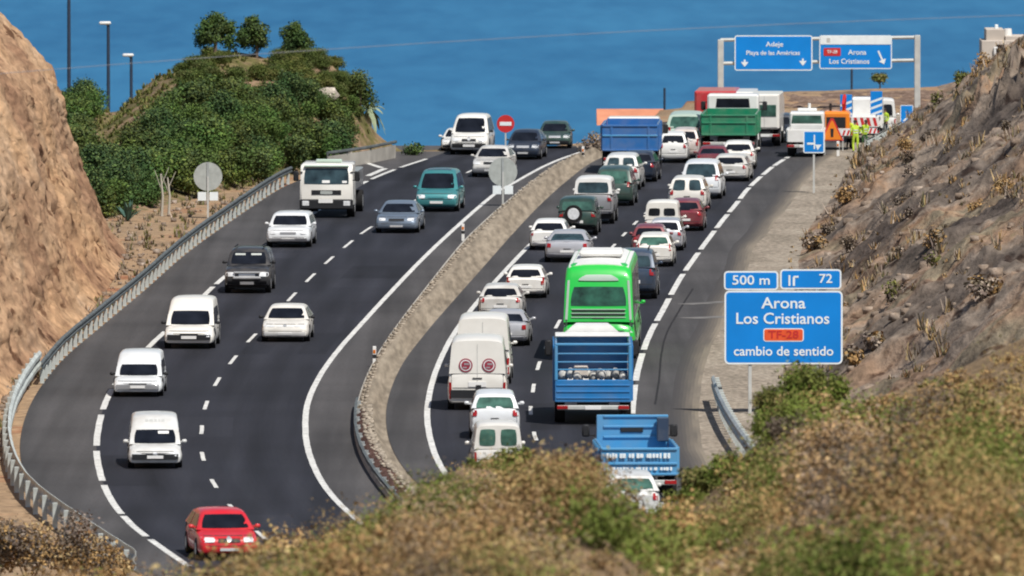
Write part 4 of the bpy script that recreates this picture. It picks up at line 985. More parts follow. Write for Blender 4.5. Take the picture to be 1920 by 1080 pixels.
# ---------------- right carriageway, seen from behind
car('hatchback_car', 'white hatchback roof rising over the near scrub below the small blue tipper', 'car', 1186, 986, 1.62, 1.45, 3.8, 'hatch', WV[1], 'rear', glass=M['glassgreen'])
car('small_van', 'small white van with two green tinted rear windows sinking behind the near scrub', 'van', 934, 893, 1.50, 1.55, 4.0, 'smallvan', WV[2], 'rear', rear_win='two', glass=M['glassgreen'], rw0=.58, rw1=.90)
car('hatchback_car', 'white upright hatchback directly ahead of the van with green tinted rear windows', 'car', 928, 824, 1.56, 1.44, 3.6, 'estate', WV[3], 'rear', glass=M['glassgreen'], rbumper=PW)
c_, b_, D, q_ = car('panel_van', 'white panel van with two round red emblems on its rear doors', 'van', 895, 770, 1.90, 2.28, 5.2, 'van', PW2, 'rear', rear_win='none', tail=(.86, .99, .16, .40), bumper=M['black'])
def emblem(D_root, cx_, cz, r, y):
    o = MB().cyl((cx_, y, cz), (cx_, y + .016, cz), r, n=24).build('emblem', M['logored'], D_root, 40)
    MB().cyl((cx_, y + .012, cz), (cx_, y + .022, cz), r * .80, n=22).build('emblem_ring', M['signwhite'], o, 40)
    MB().cyl((cx_, y + .018, cz), (cx_, y + .027, cz), r * .66, n=20).build('emblem_field', M['logored'], o, 40)
    MB().box((cx_ - .03, y + .028, cz + .04), (r * .75, .008, r * .26), rz=0).box((cx_ + .03, y + .0285, cz - .07), (r * .6, .008, r * .2)).build('emblem_mark', M['logogrey'], o)
hit = b_.ray_cast(Vector((-.37, 30, 1.44)), Vector((0, -1, 0)))[0]; emblem(c_, .37, 1.45, .22, hit.y + .012); emblem(c_, -.37, 1.45, .22, hit.y + .012)
D('door_seam', q_(-.008, .008, .24, .93), 'rear', M['polegrey'], n=(1, 6)); D('door_plate_recess', q_(.36, .92, .26, .30), 'rear', M['polegrey'], n=(3, 1)); D('door_latch', q_(-.13, .05, .30, .36), 'rear', M['black'], n=(1, 1), off=.03)
c_, b_, D, q_ = car('panel_van', 'plain cream white panel van just ahead of the van with red emblems', 'van', 905, 722, 1.84, 2.24, 5.0, 'van', PW2, 'rear', rear_win='none', tail=(.86, .99, .16, .40))
D('door_seam', q_(-.008, .008, .24, .93), 'rear', M['polegrey'], n=(1, 6))
car('sedan_car', 'silver saloon beside the plain cream van with a dark rear window', 'car', 946, 650, 1.70, 1.20, 4.3, 'sedan', pt['silver'], 'rear', glass=M['glass'])
car('hatchback_car', 'white hatchback ahead of the silver saloon', 'car', 938, 598, 1.62, 1.20, 3.8, 'hatch', WV[4], 'rear')
car('hatchback_car', 'white hatchback alongside the rear of the green coach', 'car', 985, 560, 1.52, 1.18, 3.7, 'hatch', WV[5], 'rear', tail=(.76, .98, .44, .68))
car('sedan_car', 'silver white saloon with red tail lamps just ahead of the green coach', 'car', 1063, 493, 1.78, 1.21, 4.5, 'sedan', pt['silver'], 'rear', glass=M['glassblue'])
car('hatchback_car', 'white hatchback on the inner edge line beside the silver white saloon', 'car', 1029, 470, 1.56, 1.20, 3.8, 'hatch', WV[0], 'rear', tail=(.78, .98, .50, .64))
car('offroad_car', 'dark green four wheel drive with a spare wheel on its tailgate', 'car', 1082, 442, 1.62, 1.54, 3.7, 'box4x4', pt['dgreen'], 'rear', glass=M['glassgreen'], spare=.14, bumper=M['black'])
car('small_van', 'white hard topped van with one large rear window ahead of the spare wheel', 'van', 1112, 421, 1.68, 1.94, 4.0, 'box4x4', PW, 'rear', lower=pt['grey'], glass=M['glassblue'])
car('estate_car', 'dark green people carrier ahead of the hard topped white van', 'car', 1150, 387, 1.66, 1.66, 4.2, 'mpv', pt['dgreen'], 'rear', glass=M['glassgreen'])
car('small_van', 'white van with side windows behind the blue dump lorry', 'van', 1164, 357, 1.64, 1.58, 4.2, 'estate', WV[1], 'rear', rear_win='two', glass=M['glassblue'])
car('hatchback_car', 'dark blue car under the tail of the blue dump lorry', 'car', 1196, 342, 1.6, 1.35, 3.9, 'hatch', pt['navy'], 'rear')
# outer lane
car('pickup_4x4', 'dark blue four wheel drive at the right flank of the green coach', 'car', 1187, 562, 1.72, 1.80, 4.4, 'suv', pt['dblue'], 'rear', glass=M['glassblue'], rack=1)
car('hatchback_car', 'white hatchback ahead of the dark blue four wheel drive', 'car', 1226, 501, 1.48, 1.28, 3.7, 'hatch', PW2, 'rear', glass=M['glassgreen'], tail=(.78, .98, .50, .72))
car('hatchback_car', 'maroon hatchback seen over the roof of a white hatchback in the outer lane', 'car', 1217, 484, 1.44, 1.30, 2.9, 'hatch', pt['maroon'], 'rear', glass=M['glass'])
car('estate_car', 'silver white estate half hidden behind the maroon hatchback', 'car', 1247, 471, 1.42, 1.26, 3.6, 'estate', pt['silver'], 'rear')
car('small_van', 'white high van with two small square rear windows in the outer lane', 'van', 1241, 449, 1.46, 1.54, 3.8, 'smallvan', PW2, 'rear', rear_win='two', rw0=.62, rw1=.82)
car('hatchback_car', 'dark maroon car at the right of the high van with square rear windows', 'car', 1284, 434, 1.50, 1.30, 3.7, 'hatch', pt['maroon'], 'rear')
car('small_van', 'white van with two large rear windows following a white van with one window', 'van', 1288, 398, 1.64, 1.48, 4.0, 'estate', WV[2], 'rear', rear_win='two', glass=M['glassblue'], rw0=.62, rw1=.92)
car('small_van', 'white van with one wide rear window carrying a grey shelf', 'van', 1314, 374, 1.74, 1.66, 4.2, 'mpv', WV[3], 'rear', glass=M['glassblue'], rw0=.58, rw1=.92)
car('hatchback_car', 'white hatchback with an oval rear window nearest the dashed edge line', 'car', 1368, 341, 1.66, 1.18, 4.0, 'hatch', WV[4], 'rear')
car('hatchback_car', 'white hatchback under the tail of the green dump lorry', 'car', 1384, 318, 1.58, 1.26, 3.9, 'hatch', WV[5], 'rear')
car('hatchback_car', 'maroon car at the left tail corner of the green dump lorry', 'car', 1336, 322, 1.55, 1.12, 3.8, 'sedan', pt['maroon'], 'rear')
car('small_van', 'white car with a pale number plate right of the blue dump lorry', 'car', 1262, 306, 1.34, 1.40, 3.6, 'estate', WV[0], 'rear')
car('hatchback_car', 'dusty pinkish white car with red lamps between the two dump lorries', 'car', 1284, 299, 1.36, 1.42, 3.7, 'estate', paint('dusty_white_paint', (.66, .58, .55), dirt=.3), 'rear', tail=(.74, .98, .45, .68))
car('minibus', 'pale green minibus beyond the dusty white cars', 'van', 1284, 283, 1.90, 1.78, 4.8, 'mpv', pt['green'], 'rear', glass=M['glassgreen'])
car('pickup_4x4', 'dark car right of the tall white truck near the top of the queue', 'car', 1466, 268, 1.0, 1.35, 3.8, 'suv', pt['navy'], 'rear')
# ---------------- coach
c_, b_, D, q_ = car('coach', 'bright green coach with white roof and wide rear window', 'bus', 1122, 678, 2.50, 3.28, 11.5, 'coach', pt['busgreen'], 'rear', rear_win='none', tail=(.80, .96, .12, .26), bumper=pt['busgreen'], glass=M['glassblue'], wr=.48)
D('rear_window', q_(-.78, .78, .575, .775, -.69, .69), 'rear', plain('coach_glass', (.02, .085, .055), .08, .6, var=.7, scale=2.5), n=(10, 5), round_=.04)
D('rear_cap', q_(-.62, .62, .835, .90, -.36, .36), 'rear', pt['green'], n=(8, 3), off=.03, round_=.1)
for z in (.475, .515): D('louvre', q_(-.72, .72, z, z + .016), 'rear', M['black'], n=(8, 1), off=.02)
for z in (.455, .497, .537): D('louvre_trim', q_(-.74, .74, z, z + .008), 'rear', pt['green'], n=(8, 1), off=.03)
for sx in (-1, 1): D('corner_trim', q_(.86 * sx, .93 * sx, .30, .84, .78 * sx, .84 * sx), 'rear', pt['green'], n=(2, 8), off=.02)
drape(b_, 'roof_panel', [(-1.02, -5.0), (1.02, -5.0), (1.02, 5.25), (-1.02, 5.25)], 'top', M['white'], c_, n=(6, 10), off=.03)
MB().box((0, 1.2, 3.50), (1.5, 2.4, .20), .08).build('roof_unit', M['white'], c_, 40)
for s in (.14, .27, .40, .53, .66, .79): 
    for side in ('left', 'right'): D('side_window', [(s - .058, .52), (s + .058, .52), (s + .058, .82), (s - .058, .82)], side, M['glass'], n=(2, 2))
# ---------------- lorries
def lorry(name, label, x, y, L, facing, group=None, cat='lorry'):
    path = W['l_left'] if facing == 'front' else W['r_mid']
    c, rz = root_for(x, y, L, facing, path, label, cat, None)
    return empty(name, label, cat, c, rz, group or (GL if facing == 'front' else GR))
def B(root, name, c, d, mat, ch=.02, **k): return MB().box(c, d, ch, **k).build(name, mat, root, 30)
def lorry_base(r, L, Wd, wr, axles, z=.85):
    B(r, 'chassis', (0, 0, z - .12), (Wd * .42, L * .94, .22), M['black'])
    wheels(r, L, Wd, wr, axles, .32)
def cab(r, L, Wd, z0, H, dep, mat, front=True):
    """box cab at the nose end"""
    y0 = -L / 2; hw = Wd / 2; mb = MB(); R = []
    for f, zz, xx in ((0, z0, .98), (.0, z0 + .45 * (H - z0), 1.0), (.10, H - .18, .95), (.2, H - .02, .90)): pass
    prof = [(.05, z0), (.0, z0 + .08), (.0, z0 + .48 * (H - z0)), (.16, H - .22), (.30, H - .04), (.5, H), (dep - .12, H), (dep, H - .08), (dep, z0)]
    for sx in (-1.0, -.93, .93, 1.0):
        k = 0 if abs(sx) < .95 else .06
        R.append([(sx * hw * (1 - .05 * max(0, (z - z0) / (H - z0) - .45)), y0 + max(min(yy, dep - k), k), z if z < H - .2 else z - k) for yy, z in prof])
    mb.rings(R, True, True); o = mb.build('cab', mat, r, 30)
    return BVHTree.FromPolygons([Vector(v) for v in mb.v], mb.f)
def side_mirrors(r, L, Wd, z, mat=None, dy=.1, h=.42):
    for sx in (-1, 1):
        mb = MB(); mb.box((sx * (Wd / 2 + .17), -L / 2 + dy, z), (.22, .12, h), .04); mb.box((sx * (Wd / 2 + .04), -L / 2 + dy, z + h * .4), (.3, .04, .04)); mb.box((sx * (Wd / 2 + .04), -L / 2 + dy, z - h * .4), (.3, .04, .04))
        mb.build('wing_mirror', mat or M['black'], r, 40)
# white lorry coming down
L, Wd = 7.6, 2.22
r = lorry('tipper_lorry', 'cream white lorry with a flat cab and black bumper beside the slip road', 612, 409, L, 'front')
lorry_base(r, L, Wd, .46, (-L / 2 + 1.2, L / 2 - 1.5))
bv = cab(r, L, Wd, .55, 2.28, 1.8, PW2)
hw = Wd / 2
D = lambda nm, x0, x1, z0, z1, mat, off=.015, n=(6, 3), xt=None, rd=0: drape(bv, nm, [(x0, z0), (x1, z0), (x1 - (xt or 0), z1), (x0 + (xt or 0), z1)], 'front', mat, r, off=off, n=n, round_=rd)
D('windscreen', -hw * .86, hw * .86, 1.42, 2.08, M['glassblue'], xt=.05, rd=.03); D('windscreen_sign', -.18, .14, 1.47, 1.58, M['plate'], .04, (2, 1)); D('windscreen_paper', .66, .86, 1.47, 1.56, M['plate'], .04, (2, 1))
D('grille', -.62, .62, .98, 1.17, M['black'], .02); D('grille_badge', -.28, .28, 1.0, 1.14, M['signback'], .035, (3, 1), rd=.1)
B(r, 'front_bumper', (0, -L / 2 - .02, .58), (Wd * 1.0, .30, .42), M['black'], .05)
for sx in (-1, 1): B(r, 'headlight', (sx * .86, -L / 2 - .16, .62), (.30, .06, .22), M['lamp'], .03)
B(r, 'number_plate', (-.02, -L / 2 - .18, .72), (.60, .03, .15), M['plate'], .0)
B(r, 'sun_visor', (0, -L / 2 + .16, 2.17), (Wd * .84, .22, .07), pt['green'], .02)
B(r, 'roof_beacon_bar', (.05, -L / 2 + .9, 2.36), (1.1, .3, .14), pt['green'], .04)
B(r, 'tipper_body', (0, .9, 1.45), (2.1, 5.0, .80), pt['grey'], .05); B(r, 'headboard', (0, -1.55, 1.75), (2.1, .1, 1.1), pt['grey'], .02)
side_mirrors(r, L, Wd, 1.75)
# lorries seen from behind ---------------------------------------------------
def open_body(r, L, Wd, y0, y1, z0, z1, mat, inner, zt, ribs=6, head=None, tailname='tailgate'):
    """open box body: floor, two ribbed sides, headboard and tailgate; y1 is the tail"""
    t = .07; hw = Wd / 2; D_ = y1 - y0; ym = (y0 + y1) / 2
    B(r, 'bed_floor', (0, ym, z0 + .05), (Wd - .02, D_, .10), inner, .0)
    for sx in (-1, 1):
        s = B(r, 'side_board', (sx * (hw - t / 2), ym, (z0 + .1 + z1) / 2), (t, D_ - .02, z1 - z0 - .1), mat, .015)
        for k in range(ribs):
            B(s, 'rib', (sx * (hw + .03), y0 + D_ * (k + .5) / ribs, (z0 + z1) / 2), (.06, .10, z1 - z0 - .04), mat, .01)
    hb = head or z1
    B(r, 'headboard', (0, y0 + .04, (z0 + .1 + hb) / 2), (Wd - 2 * t - .01, .08, hb - z0 - .1), mat, .015)
    tg = B(r, tailname, (0, y1 + .045, (z0 + zt) / 2), (Wd, .08, zt - z0), mat, .02)
    return tg
def tail_kit(r, L, Wd, z, yy):
    B(r, 'rear_bumper', (0, yy, z), (Wd * .94, .12, .14), M['polegrey'], .02)
    for sx in (-1, 1): B(r, 'tail_light', (sx * Wd * .40, yy + .075, z + .01), (.34, .04, .11), M['taillamp'], .01)
    B(r, 'number_plate', (0, yy + .075, z), (.5, .03, .11), M['plate'], 0)
# cage lorry with sacks
L, Wd = 7.6, 2.40
r = lorry('cage_lorry', 'blue open topped lorry loaded with pale sacks, behind the green coach', 1112, 797, L, 'rear')
lorry_base(r, L, Wd, .46, (-L / 2 + 1.2, L / 2 - 1.6), .8)
cab(r, L, Wd * .96, .6, 2.3, 1.8, PW)
blue_shaded = plain('lorry_blue_shaded', (.015, .045, .13), .6, .3)  # darker lorry blue, the shade inside the body put into the colour
tg = open_body(r, L, Wd, -L / 2 + 2.0, L / 2 - .08, .72, 2.50, pt['cage'], blue_shaded, 1.42, 8, 2.46)
for k in range(3): B(tg, 'tailgate_rib', (0, L / 2 + .01, .85 + .2 * k), (Wd - .1, .04, .05), pt['cage'], .01)
for sx in (-1, 1): B(r, 'corner_post', (sx * (Wd / 2 - .04), L / 2 - .03, 1.95), (.10, .10, 1.10), pt['sky'], .02)
B(r, 'top_rail', (0, L / 2 - .03, 2.53), (Wd, .10, .08), pt['sky'], .02)
for z in (1.74, 1.98, 2.24): B(r, 'cross_bar', (0, L / 2 - .03, z), (Wd - .18, .045, .045), pt['sky'], .01)
B(r, 'roof_sheet', (0, -1.1, 2.57), (Wd - .04, L * .22, .05), M['white'], .015)
MB().rings([[(x * k, -L / 2 + 1.0 + dy, z) for x, z in ((-1.15, 2.32), (1.15, 2.32), (.62, 2.80), (-.62, 2.80))] for k, dy in ((.8, -.8), (1, .75))]).build('wind_deflector', M['white'], r, 30)
rk = random.Random(5)
for k in range(9):
    x = -.95 + .237 * k; o = MB(); o.box((x, L / 2 - .42 - .25 * (k % 3), 1.48 + .10 * (k % 2)), (.26, .5, .34), .09, rz=rk.uniform(-.2, .2)); o.build('sack', M['cargo'], r, 50)
B(r, 'crate', (-.38 * -1, L / 2 - .5, 1.66), (.44, .4, .34), M['plaster'], .03)
B(r, 'load', (0, .4, 1.1), (Wd - .3, L * .5, .6), M['cargo'], .1)
tail_kit(r, L, Wd, .55, L / 2 + .02); side_mirrors(r, L, Wd * 1.02, 2.0, dy=.2, h=.5)
# small sky-blue tipper
L, Wd = 5.6, 2.22
r = lorry('tipper_truck', 'small light blue tipper with pale lettering on its tailgate, at the near scrub', 1199, 944, L, 'rear')
lorry_base(r, L, Wd, .40, (-L / 2 + 1.0, L / 2 - 1.2), .75)
cab(r, L, Wd * .86, .5, 2.05, 1.55, PW)
tg = open_body(r, L, Wd, -L / 2 + 1.6, L / 2 - .08, .80, 1.62, pt['sky'], pt['sky'], 1.60, 5, 2.30)
for z in (1.66, 1.96, 2.26): B(r, 'headboard_rib', (-.10, -L / 2 + 1.70, z), (Wd - .34, .05, .07), pt['sky'], .015)
B(r, 'headboard_window', (-.02 * -1, -L / 2 + 1.70, 1.88), (.66, .04, .17), M['black'], .06)
B(r, 'toolbox', (-.86, -L / 2 + 1.95, 1.9), (.34, .4, .7), pt['dblue'], .03)
for z in (.84, 1.14, 1.56): B(tg, 'tailgate_rib', (0, L / 2 + .02, z), (Wd - .06, .06, .07), pt['sky'], .015)
# pale lettering too blurred in the photograph to read: strokes of the same size and rhythm
let = MB(); rk = random.Random(8)
for z, h_, w0, w1 in ((1.37, .15, -.92, .88), (.995, .10, -.92, .92)):
    x = w0
    while x < w1:
        wd_ = rk.uniform(.05, .10); let.box((-x, L / 2 + .062, z), (wd_, .02, h_ * rk.uniform(.75, 1.0)), .005); x += wd_ + rk.choice((.018, .02, .024, .07))
let.build('lettering', M['signwhite'], tg)['kind'] = 'stuff'
tail_kit(r, L, Wd, .60, L / 2 - .02); side_mirrors(r, L, Wd * 1.0, 1.75, dy=.2, h=.36)
# blue dump lorry, green dump lorry
def dump(label, x, y, L, Wd, mat, zt, cabH, cabmat, z0=1.02):
    r = lorry('dump_lorry', label, x, y, L, 'rear')
    lorry_base(r, L, Wd, .50, (-L / 2 + 1.3, L / 2 - 2.3, L / 2 - 1.0), .95)
    bv = cab(r, L, Wd * .96, .6, cabH, 1.9, cabmat)
    drape(bv, 'cab_rear_window', [(.8, cabH - .62), (-.8, cabH - .62), (-.75, cabH - .20), (.75, cabH - .20)], 'rear', M['glass'], r)
    tg = open_body(r, L, Wd, -L / 2 + 2.1, L / 2 - .08, z0, zt, mat, mat, zt - .02, 6, zt + .05)
    for k, z in enumerate((z0 + .05, (z0 + zt) / 2 + .1, zt - .06)): B(tg, 'tailgate_rib', (0, L / 2 + .02, z), (Wd - .04, .06, .08), mat if k != 1 else (pt['sky'] if mat is pt['dump'] else mat), .015)
    for xx in (-.33, .33): B(tg, 'tailgate_upright', (xx * Wd, L / 2 + .015, (z0 + zt) / 2), (.10, .05, zt - z0 - .1), mat, .01)
    tail_kit(r, L, Wd, .66, L / 2 - .1); side_mirrors(r, L, Wd, cabH - .6, dy=.3)
    for sx in (-1, 1): B(r, 'mud_flap', (sx * Wd * .38, L / 2 - .3, .48), (.5, .03, .5), M['black'], 0)
    return r
dump('blue dump lorry with a pale bar across its tailgate in the inner lane', 1181, 326, 7.8, 2.52, pt['dump'], 2.22, 2.32, PW)
dump('green dump lorry with a white cab in the outer lane', 1366, 296, 7.8, 2.54, pt['tgreen'], 2.02, 2.72, PW)
# tall white truck, red lorry, cream lorry
def boxtruck(name, label, x, y, L, Wd, H, mat, win=None, z0=.85, cabmat=PW):
    r = lorry(name, label, x, y, L, 'rear'); lorry_base(r, L, Wd, .46, (-L / 2 + 1.2, L / 2 - 1.4), .85)
    cab(r, L, Wd * .95, .6, H - .25, 1.7, cabmat)
    B(r, 'box_body', (0, .85, (z0 + H) / 2), (Wd, L - 1.9, H - z0), mat, .05)
    B(r, 'door_frame', (0, L / 2 - .085, (z0 + H) / 2), (Wd - .16, .04, H - z0 - .14), mat, .02)
    B(r, 'door_seam', (0, L / 2 - .06, (z0 + H) / 2), (.025, .02, H - z0 - .2), M['polegrey'], 0)
    if win: B(r, 'rear_window', (win[0], L / 2 - .055, win[1]), (win[2], .03, win[3]), M['glassgreen'], .01)
    tail_kit(r, L, Wd, .55, L / 2 - .06); return r
boxtruck('box_truck', 'narrow tall white truck with a rear window right of the green dump lorry', 1433, 276, 6.0, 1.40, 2.50, PW2, (-.08, 1.72, .95, .55))
boxtruck('box_truck', 'red lorry rising behind the left of the green dump lorry', 1341, 262, 7.0, 2.0, 2.32, pt['lred'], cabmat=pt['lred'])
boxtruck('box_truck', 'cream lorry between the red lorry and the tall white truck', 1396, 262, 6.5, .98, 2.28, PW2)
# road works vehicles at the top of the right carriageway
L, Wd = 4.8, 1.64
r = lorry('works_truck', 'white works pickup with a beacon behind the blue lane sign', 1509, 295, L, 'rear', 'road works vehicles on the hard shoulder')
lorry_base(r, L, Wd, .40, (-L / 2 + 1.0, L / 2 - 1.1), .72)
bv = cab(r, L, Wd, .55, 1.98, 1.7, PW)
drape(bv, 'cab_rear_window', [(.72, 1.45), (-.72, 1.45), (-.66, 1.82), (.66, 1.82)], 'rear', M['glassgreen'], r)
open_body(r, L, Wd, -L / 2 + 1.75, L / 2 - .08, .70, 1.30, PW, M['black'], 1.28, 4, 1.4)
B(r, 'beacon_bar', (0, -L / 2 + 1.0, 2.06), (.9, .25, .14), M['white'], .03); MB().cyl((-.1, -L / 2 + 1.0, 2.1), (-.1, -L / 2 + 1.0, 2.36), .07, n=10).build('beacon', M['white'], r, 40)
tail_kit(r, L, Wd, .52, L / 2 - .02)
r = lorry('works_trailer', 'trailer carrying an orange machine beside the works pickup', 1567, 282, 3.2, 'rear', 'road works vehicles on the hard shoulder')
B(r, 'trailer_bed', (0, 0, .62), (1.5, 3.0, .16), M['black'], .03); B(r, 'side_board', (.72, 0, .85), (.05, 3.0, .35), PW, .01); B(r, 'side_board', (-.72, 0, .85), (.05, 3.0, .35), PW, .01); B(r, 'tailgate', (0, 1.48, .85), (1.4, .05, .35), PW, .01); wheels(r, 3.2, 1.6, .34, (0,))
B(r, 'machine_housing', (0, .3, 1.34), (1.25, 2.0, .95), pt['orange'], .12); B(r, 'machine_grille', (0, 1.31, 1.30), (.9, .03, .5), M['black'], .02); MB().cyl((.3, .3, 1.8), (.3, .3, 2.15), .06, n=8).build('exhaust', M['black'], r, 40)
MB().tube([(-.3, -.4, 1.7), (-.35, .1, 2.5), (-.3, .9, 2.1)], [.10, .09, .06], 6).build('boom', M['signred'], r, 40)
# warning triangle held up on the trailer
P = ground(1560, 291); e = empty('warning_sign', 'orange triangular road works sign standing beside the works pickup', 'sign', P + Vector((0, 0, .62)))
def prism(pts, t, name, mat, parent, y=0):
    n = len(pts); MB().add([(x, y - t / 2, z) for x, z in pts] + [(x, y + t / 2, z) for x, z in pts], [tuple(range(n)), tuple(range(n, 2 * n))[::-1]] + [(i, (i + 1) % n, n + (i + 1) % n, n + i) for i in range(n)]).build(name, mat, parent)
e.scale = (1.12, 1, 1.12)
prism([(-.48, .05), (.48, .05), (.06, .98), (-.06, .98)], .03, 'plate', M['signred'], e); prism([(-.40, .09), (.40, .09), (.03, .88), (-.03, .88)], .012, 'plate_face', pt['orange'], e, -.022)
prism([(-.05, .2), (.05, .2), (.07, .55), (-.07, .55)], .008, 'pictogram', M['black'], e, -.033)
MB().cyl((-.30, .03, -.62), (-.30, .03, .2), .02, n=6).cyl((.30, .03, -.62), (.30, .03, .2), .02, n=6).build('leg', M['polegrey'], e)
# arrow board lorry
L, Wd = 5.8, 1.5
r = lorry('arrow_board_lorry', 'white works lorry carrying two blue and white striped boards', 1618, 268, L, 'rear', 'road works vehicles on the hard shoulder')
lorry_base(r, L, Wd, .40, (-L / 2 + 1.0, L / 2 - 1.2), .75); cab(r, L, Wd, .55, 2.0, 1.6, PW)
open_body(r, L, Wd, -L / 2 + 1.7, L / 2 - .08, .75, 1.25, PW, PW, 1.25, 4, 1.9)
tail_kit(r, L, Wd, .52, L / 2 - .02)
for xx, zz in ((.82, 1.72), (-.62, 1.88)):
    b_ = B(r, 'striped_board', (xx, L / 2 - .4, zz), (.56, .05, 1.12), M['signblue'], .01)
    for k in range(3):
        z = zz - .42 + k * .30
        MB().add([(xx - .27, L / 2 - .371, z), (xx + .27, L / 2 - .371, z - .20), (xx + .27, L / 2 - .371, z - .09), (xx - .27, L / 2 - .371, z + .11)], [(0, 1, 2, 3)]).build('stripe', M['signwhite'], b_)
    B(r, 'board_post', (xx, L / 2 - .46, 1.3), (.06, .05, 1.1), M['polegrey'], 0)
for k in range(5): MB().add([(-.7 + .3 * k, L / 2 + .008, .80), (-.55 + .3 * k, L / 2 + .008, .80), (-.45 + .3 * k, L / 2 + .008, 1.2), (-.6 + .3 * k, L / 2 + .008, 1.2)], [(0, 1, 2, 3)]).build('chevron_stripe', M['signred'], r)
car('small_van', 'white works van parked farthest right beyond the arrow board lorry', 'van', 1652, 254, 1.5, 1.75, 4.2, 'smallvan', PW, 'rear', rear_win='two', yaw=.0)
for x, y, lab in ((1590, 283, 'red and white striped barrier board left of the road workers'), (1632, 279, 'red and white striped barrier board right of the road workers')):
    P = ground(x, y); e = empty('barrier_board', lab, 'barrier', P)
    bd = B(e, 'board', (0, 0, .85), (.62, .04, .26), M['signwhite'], 0)
    for k in range(3): MB().add([(-.28 + .2 * k, -.024, .73), (-.18 + .2 * k, -.024, .73), (-.10 + .2 * k, -.024, .97), (-.20 + .2 * k, -.024, .97)], [(0, 1, 2, 3)]).build('stripe', M['signred'], bd)
    for sx in (-1, 1): B(e, 'leg', (sx * .24, .03, .42), (.05, .03, .84), M['polegrey'], 0)
